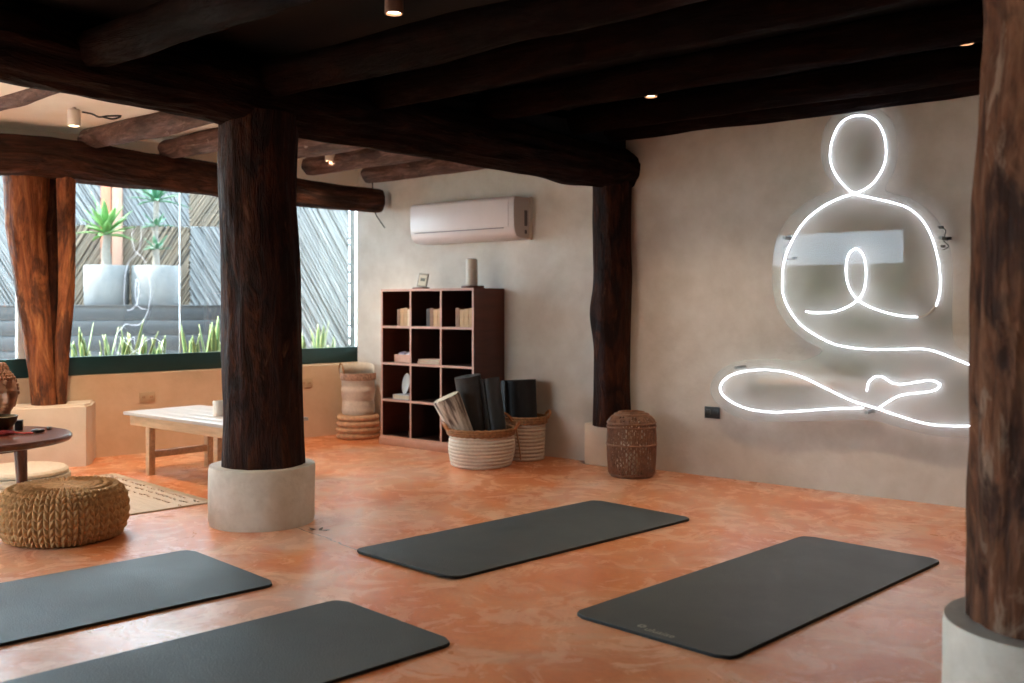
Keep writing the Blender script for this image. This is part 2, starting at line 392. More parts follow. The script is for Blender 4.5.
# window glazing: three panes, dark bottom rail, white jamb; set a little askew in the thick wall
pivot = CORNER + V*(-1.3) + M*.19
win = bpy.data.objects.new('window_1', None); COL.objects.link(win); win['kind'] = 'structure'
place(win, pivot, RV + math.radians(5))
xs = [-2.02, -.62, 1.28]
def px_on_glass(px):            # local x on the glass plane seen at image column px
    a = (px-CX)/F; dx, dy = math.cos(RV+math.radians(5)), math.sin(RV+math.radians(5))
    return (a*pivot.y - pivot.x)/(dx - a*dy)
xj = px_on_glass(180)
xs = [px_on_glass(21), xj, px_on_glass(357)]
xl = -2.0
for a, c in ((xl, xs[1]-.004), (xs[1]+.004, xs[2])):
    b = BM(); box(b, a, c, -.004, .004, .76, 2.14); mk('pane', b, M_GLASS, win, False)
b = BM(); box(b, xs[1]-.004, xs[1]+.004, -.006, .006, .76, 2.14); mk('silicone_joint', b, M_WFRAME, win, False)
b = BM(); box(b, xl, xs[2]+.03, -.03, .03, .622, .76, .004); mk('bottom_rail', b, M_GREENFR, win)
b = BM(); box(b, xs[2], xs[2]+.05, -.03, .03, .76, 2.14, .004); mk('jamb', b, M_WFRAME, win)
b = BM(); box(b, xs[0]-.03, xs[0]+.03, -.03, .03, .76, 2.14, .004); mk('mullion', b, M_WFRAME, win)
ga = RV + math.radians(5); Gp = pivot + Vector((math.cos(ga), math.sin(ga), 0))*(xs[2]+.045) + Vector((-math.sin(ga), math.cos(ga), 0))*-.02
b = BM(); poly_slab(b, [(p.x, p.y) for p in (CORNER, CORNER+N*.8, Gp+Vector((.08,.45,0)), Gp)], .0, 2.6); bmesh.ops.recalc_face_normals(b, faces=b.faces)
struct('wall_reveal', b, M_CEIL)
win2 = bpy.data.objects.new('window_2', None); COL.objects.link(win2); win2['kind'] = 'structure'; place(win2, CORNER + M*.16, RV)
b = BM(); box(b, -8.2, -3.62, -.004, .004, .06, 2.13); mk('pane', b, M_GLASS, win2, False)
b = BM(); box(b, -8.2, -3.62, -.03, .03, 0, .06, .004); mk('bottom_rail', b, M_GREENFR, win2)

# ---------------------------------------------------------------- logs
def log_bm(pts, rs, seed, n=40, step=.03, lump=.10, ridge=.05, knots=0, flare=0):
    pts = [Vector(p) for p in pts]
    P = []; R = []
    for i in range(len(pts)-1):
        L = (pts[i+1]-pts[i]).length; k = max(1, int(L/step))
        for j in range(k):
            P.append(pts[i].lerp(pts[i+1], j/k)); R.append(rs[i]+(rs[i+1]-rs[i])*j/k)
    P.append(pts[-1]); R.append(rs[-1])
    fr = frames(P); bm = bmesh.new(); lay = bm.verts.layers.float_vector.new('grain'); rings = []; s = 0
    rnd = random.Random(seed); kn = [(rnd.uniform(0, 1), rnd.uniform(0, 2*PI), rnd.uniform(.08, .2)) for _ in range(knots)]
    tot = sum((a-b_).length for a, b_ in zip(P, P[1:]))
    for i, (p, r, (t_, x, y)) in enumerate(zip(P, R, fr)):
        if i: s += (P[i]-P[i-1]).length
        ring = []
        off = Vector((noise.noise(Vector((s*.9, seed, 0))), noise.noise(Vector((s*.9, seed, 9))), 0))*r*.18
        for k in range(n):
            a = 2*PI*k/n; ca, sa = math.cos(a), math.sin(a)
            q = noise.noise(Vector((ca*1.1+seed*3.1, sa*1.1, s*2.2)))*lump + noise.noise(Vector((ca*4+seed, sa*4, s*1.2)))*ridge + noise.noise(Vector((ca*9, sa*9+seed, s*5)))*ridge*.5
            for ks, ka, kr in kn:
                da = (a-ka+PI) % (2*PI)-PI; ds = (s-ks*tot)/kr; q += .16*math.exp(-(ds*ds)-(da*2)**2)
            e = 1.0
            de = min(s, tot-s)
            if flare and de < .03: e = .93+.07*math.sqrt(max(0, de/.03))
            rr = r*(1+q)*e
            vv = bm.verts.new(p + x*(rr*ca+off.x) + y*(rr*sa+off.y)); vv[lay] = Vector((s+seed*7.3, ca*r*1.2, sa*r*1.2)); ring.append(vv)
        rings.append(ring)
    for a_, b_ in zip(rings, rings[1:]):
        for k in range(n): bm.faces.new((a_[k], a_[(k+1)%n], b_[(k+1)%n], b_[k]))
    for ring, fl in ((rings[0], 1), (rings[-1], 0)):
        c = sum((v_.co for v_ in ring), Vector())/n; cv = bm.verts.new(c); cv[lay] = ring[0][lay]
        for k in range(n):
            f = (ring[(k+1)%n], ring[k], cv) if fl else (ring[k], ring[(k+1)%n], cv)
            bm.faces.new(f)
    return bm
def shaped_log(name, bm, m, parent=None, origin=None):
    if origin is not None: bmesh.ops.translate(bm, vec=-Vector(origin), verts=bm.verts)
    o = mk(name, bm, m, parent, True)
    if origin is not None and not parent: o.location = origin
    return o
def conc_base(name, r, h, parent, sq=None):
    b = BM(); lathe(b, [(r*.985, 0), (r, .02), (r*.995, h*.5), (r*1.0, h-.02), (r*.985, h), (0, h)], 64)
    for v_ in b.verts:
        q = noise.noise(v_.co*5)*.006; l = Vector((v_.co.x, v_.co.y, 0))
        if l.length > .01: v_.co += l.normalized()*q
    return mk(name, b, M_CONC, parent)

# main column
t1 = thing('log_column', 'dark rough log column on a round concrete base in the middle of the room', 'column', C1)
conc_base('concrete_base', .277, .305, t1)
rp = [(.225, .30), (.215, .5), (.215, .9), (.208, 1.3), (.205, 1.7), (.205, 2.2)]
b = log_bm([(.01,0,.30), (0,0,.6), (-.01,0,.9), (-.01,0,1.3), (-.015,0,1.7), (0,0,2.16)], [.214,.206,.208,.205,.200,.200], 3, n=96, step=.018, lump=.045, ridge=.05, knots=0)
shaped_log('post', b, M_LOG, t1)
# column by the neon wall
t2 = thing('log_column', 'dark log column against the wall beside the neon sign, its base behind the rattan lantern', 'column', W(U.dot(C2)-.025, 5.895))
b = BM(); box(b, -.20, .20, -.065, .07, 0, .30, .012)
o = mk('plaster_base', b, M_PLINTH, t2); o.rotation_euler = (0,0,RU)
b = log_bm([(0,0,.29), (.0,0,.8), (.005,0,1.4), (0,0,2.02)], [.135,.13,.135,.14], 11, n=64, step=.02, lump=.06, ridge=.04, knots=2)
shaped_log('post', b, M_LOG, t2)
# foreground right column
CR = Vector((1.44, 2.64, 0))
t3 = thing('log_column', 'weathered orange brown log column in the right foreground on a round white base', 'column', CR)
conc_base('concrete_base', .277, .305, t3)
def lean(y_px, x_px, r): # centre x so the left silhouette falls on the pixel
    h = CH+(HY-y_px)*2.64/F; return (( (x_px-CX)/F*2.60 + r*1.02+.038) - CR.x, 0, h)
rr_ = [.20,.205,.205,.20,.195,.19,.185,.185,.19]
pp = [(640, 966), (560, 967), (480, 969), (400, 970), (300, 971), (200, 973), (120, 978), (50, 983), (-60, 984)]
P3 = [lean(y, x, r) for (y, x), r in zip(pp, rr_)]
P3[0] = (P3[0][0], 0, .30); P3.append((P3[-1][0], 0, 2.5)); rr_.append(.19)
b = log_bm(P3, rr_, 21, n=96, step=.015, lump=.06, ridge=.07, knots=4)
shaped_log('post', b, M_RIGHTLOG, t3)
# forked column by the window
t4 = thing('log_column', 'orange brown forked log column before the window on a cream plinth', 'column', PF(49, 404.5, .44))
o4 = Vector(t4.location); zz = o4.y
def q4(x, y, dz=0): p = PZ(x, y, zz+dz); return p - o4
b = log_bm([q4(46, 405.5), q4(43.5, 370), q4(38, 320), q4(31, 270), q4(26, 225), q4(25, 175), q4(25,168)], [.092,.092,.10,.118,.145,.165,.165], 31, n=64, step=.02, lump=.08, ridge=.05)
shaped_log('main_stem', b, M_REDLOG, t4)
b = log_bm([q4(57, 405, .03), q4(61, 360, .03), q4(66, 300, .03), q4(67, 240, .03), q4(67, 175, .03)], [.058,.052,.052,.058,.065], 35, n=48, step=.02, lump=.08, ridge=.06)
shaped_log('side_stem', b, M_REDLOG, t4)
b = log_bm([q4(51, 405, .0), q4(51, 300, .1), q4(50, 175, .1)], [.06,.075,.12], 38, n=48, step=.03)
shaped_log('rear_stem', b, M_LOG, t4)  # darker log colour stands in for the dark gap between the stems
# cream plinth under it
pc = [(PF(x, y, .44)) for x, y in ((94, 400), (92, 403), (86, 404.5), (60, 405.5), (20, 407.5), (-40, 411), (-70, 411))]
back = [CORNER - V*3.95, CORNER - V*2.28]
pts = [(p.x, p.y) for p in pc] + [(p.x, p.y) for p in back]
cx0 = sum(p[0] for p in pts)/len(pts); cy0 = sum(p[1] for p in pts)/len(pts)
b = BM(); poly_slab(b, [(x-cx0, y-cy0) for x, y in pts], 0, .44); bmesh.ops.recalc_face_normals(b, faces=b.faces)
bmesh.ops.bevel(b, geom=[e for e in b.edges if max(v_.co.z for v_ in e.verts) > .4 and min(v_.co.z for v_ in e.verts) > .4], offset=.015, segments=3, affect='EDGES')
o = mk('plinth', b, M_PLINTH); o.location = (cx0, cy0, 0)
tag(o, 'cream plastered corner plinth under the forked log column', 'plinth')

# main beam: underside follows the heights measured along it
def beam_bottom(x, y):
    a = (x-CX)/F; n_ = (a*C1.y - C1.x)/(BD.x - a*BD.y); p = C1 + BD*n_
    Z = p.y - .1; return n_, CH+(HY-y)*Z/F
pr = [beam_bottom(x, y) for x, y in ((0,78), (64,91), (168,108), (262,125), (336,140), (425,154), (501,168), (568,182), (618,187))]
rs = [.19,.185,.18,.175,.17,.165,.16,.15,.14]
P = [beamline(s)+Vector((0,0,h+r)) for (s, h), r in zip(pr, rs)]
s0 = pr[0][0]
P = [beamline(s0-2.6)+Vector((0,0,pr[0][1]+.20)), beamline(s0-1.2)+Vector((0,0,pr[0][1]+.19))] + P + [beamline(pr[-1][0]+.13)+Vector((0,0,pr[-1][1]+.14))]
rs = [.19,.19]+rs+[.138]
b = log_bm(P, rs, 41, n=72, step=.03, lump=.10, ridge=.08, knots=4, flare=1)
o = shaped_log('main_beam', b, M_BEAM_SHADE, None, beamline(0)+Vector((0,0,2.1))); tag(o, 'massive dark log beam carried by the middle column, ending at the wall', 'beam')
# rear beam over the window
RB0 = Vector((-1.11, 8.71, 0)); RBD = (Vector((-3.36, 7.03, 0))-RB0).normalized()
def rb(x, ytop, ybot):
    a = (x-CX)/F; s = (a*RB0.y - RB0.x)/(RBD.x - a*RBD.y); p = RB0 + RBD*s; h0 = CH+(HY-ybot)*p.y/F; h1 = CH+(HY-ytop)*p.y/F
    return p + Vector((0,0,(h0+h1)/2)), (h1-h0)/2
Q = [rb(380,190,213), rb(330,183,209), rb(260,172,203), rb(210,162,195), rb(150,152,189), rb(100,145,185), (rb(50,138,179)), rb(0,136,178)]
e = Q[-1][0]+RBD*1.8
b = log_bm([q[0] for q in Q]+[e], [q[1] for q in Q]+[.15], 51, n=64, step=.03, lump=.10, ridge=.08, knots=3, flare=1)
o = shaped_log('window_beam', b, M_BEAM_LIT, None, RB0+Vector((0,0,2.05))); tag(o, 'reddish dark log beam running above the window', 'beam')
def rbpt(d):                     # point of the rear beam line at wall distance d
    s = (d-N.dot(RB0))/N.dot(RBD); return RB0+RBD*s
def mbpt(d):
    s = (d-N.dot(C1))/N.dot(BD); return beamline(s)
# joists in the window bay
labs = ['greyed ceiling joist at the far left, nearest the upper left corner of the photo', 'greyed ceiling joist with a round butt just right of the left ceiling lamp',
        'greyed ceiling joist meeting the middle column from the left', 'greyed ceiling joist emerging right of the middle column top', 'greyed ceiling joist crossing above the window end of the beam', 'greyed ceiling joist close along the wall above the air conditioner']
for k, (d, hb) in enumerate(((2.70,2.36), (3.56,2.27), (4.12,2.25), (4.72,2.25), (5.26,2.22), (5.80,2.20))):
    a = rbpt(d); c = mbpt(d); ua, ucc = U.dot(a), U.dot(c); r = .085
    st = ua-.02; 
    pts_ = [W(st, d, hb+r), W(st+(ucc-st)*.4, d+.02, hb+r+.01), W(ucc+.0, d, hb+r+.03)]
    b = log_bm(pts_, [.075, .088, .085], 60+k, n=32, step=.04, lump=.16, ridge=.08, flare=1)
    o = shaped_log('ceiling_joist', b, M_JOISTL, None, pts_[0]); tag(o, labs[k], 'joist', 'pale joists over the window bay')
# joists of the near bay
labs = ['dark log joist pressed against the top of the neon wall', 'dark log ceiling joist, second from the neon wall', 'dark log ceiling joist, third from the neon wall', 'dark log ceiling joist, fourth from the neon wall',
        'dark log ceiling joist, fifth from the neon wall', 'dark log ceiling joist at the top left, nearest the camera', 'dark log ceiling joist above the camera, out past the top edge']
for k, (d, hl, hr_) in enumerate(((5.83,2.30,2.31), (5.52,2.31,2.33), (4.74,2.31,2.33), (3.86,2.25,2.33), (3.20,2.24,2.25), (2.30,2.24,2.25))):
    c = mbpt(d); r = .09
    u0 = U.dot(c); u1 = UR-.05
    pts_ = [W(u0, d-.03, hl+r), W(u0+(4-u0)*.35, d-.03+.03*math.sin(k*2), hl*.5+hr_*.5+r), W(2.2, d-.03, hr_+r), W(u1, d-.03, hr_+r)]
    if d > 5.7: pts_ = [p+N*.03 for p in pts_]
    b = log_bm(pts_, [.09,.092,.088,.085], 80+k, n=36, step=.05, lump=.12, ridge=.06)
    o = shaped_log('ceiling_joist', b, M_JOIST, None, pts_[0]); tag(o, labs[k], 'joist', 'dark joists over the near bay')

# ---------------------------------------------------------------- ceiling lamps
def lamp(loc, label, brass=False, power=28):
    tt = thing('ceiling_spotlight', label, 'ceiling light', loc, 0, 'small ceiling spotlights')
    m = M_BRASS if brass else M_WHITE2
    b = BM(); lathe(b, [(.030, .012), (.034, .0), (.038, .0), (.040, .006), (.040, .10), (.036, .104), (0, .104)], 28, cap=False); mk('housing', b, m, tt)
    b = BM(); lathe(b, [(0, .008), (.031, .010), (.031, .014), (0, .014)], 24); mk('lens', b, M_WARM, tt)
    b = BM(); lathe(b, [(.012, .10), (.012, .60 if False else .13)], 12); mk('stem', b, m, tt)
    l = bpy.data.lights.new('lamp_beam', 'SPOT'); l.energy = power; l.color = (1, .80, .58); l.spot_size = math.radians(110); l.spot_blend = .9; l.shadow_soft_size = .03
    lo = bpy.data.objects.new('lamp_beam', l); COL.objects.link(lo); lo.parent = tt; lo.location = (0, 0, -.004)
    return tt
M_BRASS = plain('pinkish_brass', (.35,.22,.17), .35, .05, 10, 0, metal=.5)
for (x, y, hb, lab, br) in ((394, 14, 2.385, 'small round spotlight at the top of the photo, left of centre', True),
                        (651, 97, 2.385, 'small round spotlight between dark joists near the beam end', True),
                        (966, 44, 2.385, 'small round spotlight close to the right foreground column', True)):
    p = PF(x, y, hb) if False else Vector(((x-CX)/F*(F*(hb-CH)/(HY-y)), F*(hb-CH)/(HY-y), hb)); lamp(p, lab, br)
for (x, y, hb, lab) in ((74, 126, 2.30, 'white cylinder spotlight on the pale ceiling at the far left'), (330, 161, 2.305, 'white cylinder spotlight on the pale ceiling right of the middle column')):
    z = F*(hb-CH)/(HY-y); lamp(Vector(((x-CX)/F*z, z, hb)), lab, power=80)
# loose wires by the lamp and down the wall corner
b = BM(); z = 6.4; tube(b, spline([PZ(82,112,z), PZ(92,114,z), PZ(99,117,z), PZ(108,116,z), PZ(121,116,z), PZ(113,119,z), PZ(103,117,z)], 5), .006, 6)
o = mk('ceiling_wire', b, M_BLACK); tag(o, 'short black wire curling on the pale ceiling beside the left spotlight', 'wire')
b = BM(); tube(b, spline([PDW(372,170,5.80), PDW(373,195,5.84), PDW(375,212,5.88), PDW(380,221,5.93), PDW(385,228,5.955)], 6), .005, 6)
o = mk('hanging_cable', b, M_BLACK); tag(o, 'thin dark cable hanging over the beam end by the window corner', 'cable')

# ---------------------------------------------------------------- neon sign
DN = DW-.10
A = [(936,306),(940,290),(939,265),(932,238),(922,220),(908,208),(890,202),(868,197),(853,193),(840,181),(832,167),(830,152),(834,135),(843,121),(857,115.5),(872,118),(882,130),(886,148),(884,165),(875,181),(865,189),(853,194),(840,198),(822,207),(805,221),(793,239),(785,258),(782.5,275),(783,294),(789,309),(800,324),(817,336),(837,345),(865,349),(895,349.3),(923,349),(937,352),(955,359),(971,365.5),(990,374),(1004,388),(1006,405),(996,419),(982,425),(968,426),(943,425.7),(923,423),(901,416.6),(878,409),(850,400),(825,388),(802,377),(780,371),(757,370),(737,373),(725,379),(720,389),(727,399),(745,408),(770,412),(800,411),(830,409),(863,408)]
Hn = [(867,391),(869,382),(876,376.5),(883,377),(893,383),(905,384),(923,381),(934,381),(940,385),(934,390.5),(917,393),(902,395),(890,400.5),(879,408)]
I = [(806,311.4),(817,313),(835,311.4),(849,306),(858,299.4),(863.5,291),(866,277.5),(864.7,260),(860.5,251),(855,249),(849,254),(846,266),(847,280.5),(851,291.5),(858,300),(870,307),(887.5,313),(905,316.4),(918,317)]
no = PDW(860, 300, DN); ns = thing('neon_sign', 'white neon line drawing of a person sitting cross-legged, on clear acrylic on the wall', 'neon sign', no, RU)
inv = (Matrix.Translation(no) @ Matrix.Rotation(RU, 4, 'Z')).inverted()
def NL(x, y, dd=0): u, d, h = PD(x, y, DN); return inv @ W(u, d+dd, h)
def neon(name, pts, closed=False, dd=0):
    b = BM(); tube(b, spline([NL(x, y, dd) for x, y in pts], 8), .0040, 10); return mk(name, b, M_NEON, ns)
neon('body_tube', A); neon('hand_tube', Hn, dd=-.004); neon('arm_tube', I)
b = BM(); tube(b, spline([NL(918,317), NL(928,314), NL(936,306)], 6), .006, 8); mk('unlit_tube', b, plain('unlit_tube', (.5,.45,.36), .4, .05, 10, 0), ns)
OUT = [(858,103),(840,108),(825,124),(820,150),(824,172),(834,187),(812,198),(789,216),(775,240),(771,275),(775,305),(788,327),(808,343),(822,351),(800,361),(770,359),(740,361),(718,371),(709,389),(718,406),(745,420),(800,422),(866,420),(900,428),(940,437),(990,436),(1014,420),(1018,395),(1005,374),(975,357),(955,345),(951,320),(952,270),(946,238),(932,214),(908,197),(884,190),(893,172),(897,147),(892,122),(876,107)]
op = spline([NL(x, y, .018) for x, y in OUT], 3, True)
b = BM(); fa = [b.verts.new(p + Vector((0,-.003,0))) for p in op]; fb = [b.verts.new(p + Vector((0,.003,0))) for p in op]; n_ = len(op)
b.faces.new(fa); b.faces.new(list(reversed(fb)))
for k in range(n_): b.faces.new((fa[k], fb[k], fb[(k+1)%n_], fa[(k+1)%n_]))
bmesh.ops.recalc_face_normals(b, faces=b.faces); mk('acrylic_backing', b, M_ACRYL, ns, False)
M_STEEL = plain('steel_fixing', (.25,.25,.24), .35, .1, 10, 0, metal=.8)
for x, y in ((738,367.5),(868,412),(786,238),(942,238),(980,430)):
    b = BM(); p = NL(x, y); lathe(b, [(.011, -.03), (.011, .098)], 14, mat=Matrix.Translation(p) @ Matrix.Rotation(-PI/2, 4, 'X')); mk('standoff', b, M_STEEL, ns)
for pts_ in (((936,226),(944,230),(942,240),(947,246),(941,250)), ((786,244),(780,250),(784,258),(790,259))):
    b = BM(); tube(b, spline([NL(x, y, .03) for x, y in pts_], 6), .003, 6); mk('wire', b, M_BLACK, ns)
M_CLIP = M_BLACK
for x, y in ((939,227),(941,246),(947,238),(787,236),(782,257),(792,258)):
    b = BM(); p = NL(x, y, .04); box(b, p.x-.012, p.x+.012, p.y-.01, p.y+.01, p.z-.008, p.z+.008, .002); mk('wire_clip', b, M_CLIP, ns)

# ---------------------------------------------------------------- outlets
def outlet(p, rz, m, label, wd, ht, dark):
    tt = thing('wall_outlet', label, 'wall outlet', p, rz)
    b = BM(); box(b, -wd/2, wd/2, -.009, 0, -ht/2, ht/2, .003); mk('cover_plate', b, m, tt)
    for sx in (-.25, .25):
        b = BM(); box(b, sx*wd-wd*.16, sx*wd+wd*.16, -.013, -.008, -ht*.25, ht*.25, .002); s_ = mk('socket', b, m, tt)
        b = BM()
        for q in (-.05, .05): box(b, sx*wd+q*wd-.0025, sx*wd+q*wd+.0025, -.0138, -.0125, -.008, .008)
        mk('slots', b, dark, s_, False)
outlet(PDW(712.5, 412.5), RU, M_BLACK, 'black wall outlet plate below the neon sign', .112, .078, M_ROLLBLK)
M_BEIGEP = plain('beige_outlet', (.52,.36,.22), .5, .05, 10, 0)
def wwall(x, y):
    a = (x-CX)/F; s = (a*CORNER.y - CORNER.x)/(V.x - a*V.y); p = CORNER + V*s; return p + Vector((0,0,CH+(HY-y)*p.y/F))
outlet(wwall(147, 397), RV, M_BEIGEP, 'tan wall outlet below the window, left of the middle column', .12, .075, M_CARVED)
outlet(wwall(306, 383), RV, M_BEIGEP, 'tan wall outlet below the window, right of the middle column', .12, .075, M_CARVED)

# ---------------------------------------------------------------- air conditioner
acu0, acu1 = -5.93, -4.815
ac = thing('air_conditioner', 'white split air conditioner mounted high on the wall above the cube shelf', 'air conditioner', W((acu0+acu1)/2, DW, 1.655), RU)
L = (acu1-acu0)/2
prof = [(0, .0), (-.13, .0), (-.175, .012), (-.20, .045), (-.212, .085), (-.215, .14), (-.215, .29), (-.205, .315), (-.19, .322), (0, .322)]
b = BM(); rings = []
for x, ins in ((-L, .012), (-L+.012, 0), (L-.012, 0), (L, .012)):
    cy, cz = -.1, .16
    rings.append([b.verts.new((x, cy+(y-cy)*(1-ins*4) if y < 0 else y, cz+(z_-cz)*(1-ins*3))) for y, z_ in prof])
for a_, c_ in zip(rings, rings[1:]):
    for k in range(len(prof)): b.faces.new((a_[k], a_[(k+1)%len(prof)], c_[(k+1)%len(prof)], c_[k]))
b.faces.new(rings[0]); b.faces.new(list(reversed(rings[-1]))); bmesh.ops.recalc_face_normals(b, faces=b.faces)
mk('casing', b, M_WHITE, ac)
b = BM(); box(b, -L+.02, L-.05, -.219, -.212, .088, .30, .003); mk('front_panel', b, M_WHITE, ac)
b = BM(); M_SEAM = plain('grey_seam', (.16,.14,.15), .6, .05, 10, 0); box(b, -L+.06, L-.10, -.2185, -.205, .080, .085); mk('louver_gap', b, M_SEAM, ac, False)
b = BM(); box(b, -L+.06, L-.12, -.03, .03, -.004, .004, .002, mat=Matrix.Translation((0, -.186, .042)) @ Matrix.Rotation(math.radians(-62), 4, 'X')); mk('louver', b, M_WHITE, ac)
b = BM(); box(b, L-.002, L+.002, -.085, -.05, .10, .22, .001); mk('side_vent', b, M_SEAM, ac)
b = BM(); box(b, L-.002, L+.002, -.08, -.055, .04, .07, .001); mk('side_socket', b, M_SEAM, ac)
b = BM(); box(b, L-.01, L+.012, -.03, 0, -.005, .325, .003); mk('mounting_edge', b, M_WHITE2, ac)

# ---------------------------------------------------------------- cube shelf
SF = 5.61; su0, su1 = -6.123, -5.088; SW = su1-su0; SH = 1.28; SB = .06; SD = .36
sh = thing('cube_shelf', 'dark reddish cube shelf of twelve open squares with pale edges against the wall', 'shelf', W(su0, SF, 0), RU)
th = .018
b = BM(); box(b, 0, SW, .005, SD, SB, SH); 
b.free()
def panel(name, x0, x1, z0, z1, y0=.004, y1=SD, m=M_SHELFIN):
    b = BM(); box(b, x0, x1, y0, y1, z0, z1); p = mk(name, b, m, sh, False)
    b = BM(); box(b, x0, x1, 0, .0045, z0, z1); mk('edge_band', b, M_EDGE, p, False); return p
rowh = (SH-SB-th)/4; colw = (SW-th)/3
panel('side_panel', 0, th, SB, SH, m=M_SHELF); panel('side_panel', SW-th, SW, SB, SH, m=M_SHELF)
panel('top_panel', th, SW-th, SH-th, SH, m=M_SHELF); panel('bottom_panel', th, SW-th, SB, SB+th)
for k in (1,2,3): panel('shelf_board', th, SW-th, SB+rowh*k, SB+rowh*k+th)
for k in (1,2):
    for r_ in range(4): panel('divider', colw*k, colw*k+th, SB+rowh*r_+th, SB+rowh*(r_+1))
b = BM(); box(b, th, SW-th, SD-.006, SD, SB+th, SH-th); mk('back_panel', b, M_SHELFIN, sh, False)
b = BM(); box(b, -.01, SW+.0, -.012, SD, 0, SB, .002); mk('base', b, M_EDGE, sh)
def cell(c, r): return th+colw*c, SB+rowh*r+th       # lower left of cell c (0..2), r (0 bottom..3 top), local
def SL(x, y, z): return W(su0+x, SF+y, z)
# paper goods in the top row
M_PAGES = plain('page_block', (.62,.52,.38), .8, .1, 60, .1)
covers = {'brown': plain('brown_cover', (.22,.10,.045), .6), 'tan': plain('tan_cover', (.45,.27,.13), .6), 'cream': plain('cream_cover', (.66,.52,.36), .6), 'ochre': plain('ochre_cover', (.50,.30,.14), .6), 'dark': plain('dark_cover', (.05,.03,.02), .6)}
def book(p, rz, wd, dp, ht, cover, label, group):
    tt = thing('book', label, 'book', p, rz, group)
    b = BM(); box(b, 0, .003, 0, dp, 0, ht); box(b, wd-.003, wd, 0, dp, 0, ht); box(b, 0, wd, 0, .004, 0, ht); mk('cover', b, covers[cover], tt, False)
    b = BM(); box(b, .003, wd-.003, .004, dp-.006, .004, ht-.004); mk('page_block', b, M_PAGES, tt, False)
ordn = ['leftmost', 'second', 'third', 'rightmost']
for c, cn in ((0, 'left'), (1, 'middle'), (2, 'right')):
    x0, z0 = cell(c, 3); cs = [('brown','ochre','tan','cream'), ('dark','brown','ochre','tan'), ('brown','ochre','ochre','tan')][c]
    ws = [.038, .04, .045, .045]; xe = x0+colw-th-.004; x = xe - sum(ws) - .006
    if c == 2: ws = [.045, .045, .05, .05]; x = xe-sum(ws)-.006
    for k in range(4):
        book(SL(x, .03, z0), RU, ws[k]-.002, .16, .135+.012*((k*7+c) % 3)/2, cs[k], f'{cs[k]} book, {ordn[k]} of four in the top row, {cn} cube', 'books in the top row of the shelf'); x += ws[k]
# tray box with folded lilac cloths
x0, z0 = cell(0, 2)
tr = thing('open_box', 'small open pinkish box in the left cube of the second shelf row', 'box', SL(x0+.09, .05, z0), RU)
b = BM(); bw, bd, bh = .21, .16, .065
box(b, 0, bw, 0, .008, 0, bh); box(b, 0, bw, bd-.008, bd, 0, bh); box(b, 0, .008, .008, bd-.008, 0, bh); box(b, bw-.008, bw, .008, bd-.008, 0, bh); box(b, 0, bw, 0, bd, 0, .006)
mk('body', b, plain('salmon_box', (.62,.36,.27), .6, .06), tr, False)
M_LILAC = plain('lilac_cloth', (.42,.38,.50), .85, .15); M_LILAC2 = plain('pale_cloth', (.64,.58,.62), .85, .1)
for k, m, lb in ((0, M_LILAC, 'folded lilac cloth at the left in the small pinkish box'), (1, M_LILAC2, 'folded pale cloth at the right in the small pinkish box')):
    b = BM(); box(b, 0, .09, 0, .12, 0, .075, .015)
    for v_ in b.verts: v_.co.z += .012*noise.noise(v_.co*30)
    o = mk('folded_cloth', b, m); o.location = SL(x0+.105+k*.095, .07, z0+.008); o.rotation_euler = (0,0,RU); tag(o, lb, 'cloth')
x0, z0 = cell(1, 2)
for k, (m, lb) in enumerate((('brown', 'flat brown book under another in the middle cube, second row'), ('cream', 'flat cream book topmost in the middle cube of the second row'))):
    tt = thing('book', lb, 'book', SL(x0+.03+.01*k, .04, z0+.019*k), RU, 'flat books in the second row')
    b = BM(); box(b, 0, .24, 0, .16, 0, .002); box(b, 0, .24, 0, .16, .016, .018); box(b, 0, .003, 0, .16, 0, .018); mk('cover', b, plain('pink_cover', (.55,.30,.25), .6) if k == 0 else plain('rosy_cover', (.66,.48,.44), .6), tt, False)
    b = BM(); box(b, .003, .236, .003, .157, .002, .016); mk('page_block', b, M_PAGES, tt, False)
# third row: pale oval ornament on a grey book
x0, z0 = cell(0, 1)
tt = thing('book', 'flat light grey book under the oval white dish in the third row', 'book', SL(x0+.09, .03, z0), RU)
b = BM(); box(b, 0, .19, 0, .15, 0, .004); box(b, 0, .19, 0, .15, .034, .038); box(b, 0, .004, 0, .15, 0, .038); mk('cover', b, plain('pale_grey_cover', (.45,.48,.52), .5), tt, False)
b = BM(); box(b, .004, .185, .004, .146, .004, .034); mk('page_block', b, M_PAGES, tt, False)
b = BM()
prof_ = [(0, -.012), (.05, -.008), (.085, .006), (.095, .018), (.09, .018), (.08, .012), (.05, 0), (0, -.004)]
lathe(b, prof_, 40, cap=False, mat=Matrix.Diagonal((.62, .9, 1, 1)))
bmesh.ops.transform(b, matrix=Matrix.Rotation(math.radians(80), 4, 'X') @ Matrix.Rotation(0, 4, 'Z'), verts=b.verts)
o = mk('standing_dish', b, plain('white_ceramic', (.62,.68,.68), .25, .04, 10, 0)); o.location = SL(x0+.205, .09, z0+.038+.088); o.rotation_euler = (0,0,RU-.25); tag(o, 'oval white dish standing upright on the grey book in the shelf', 'dish')
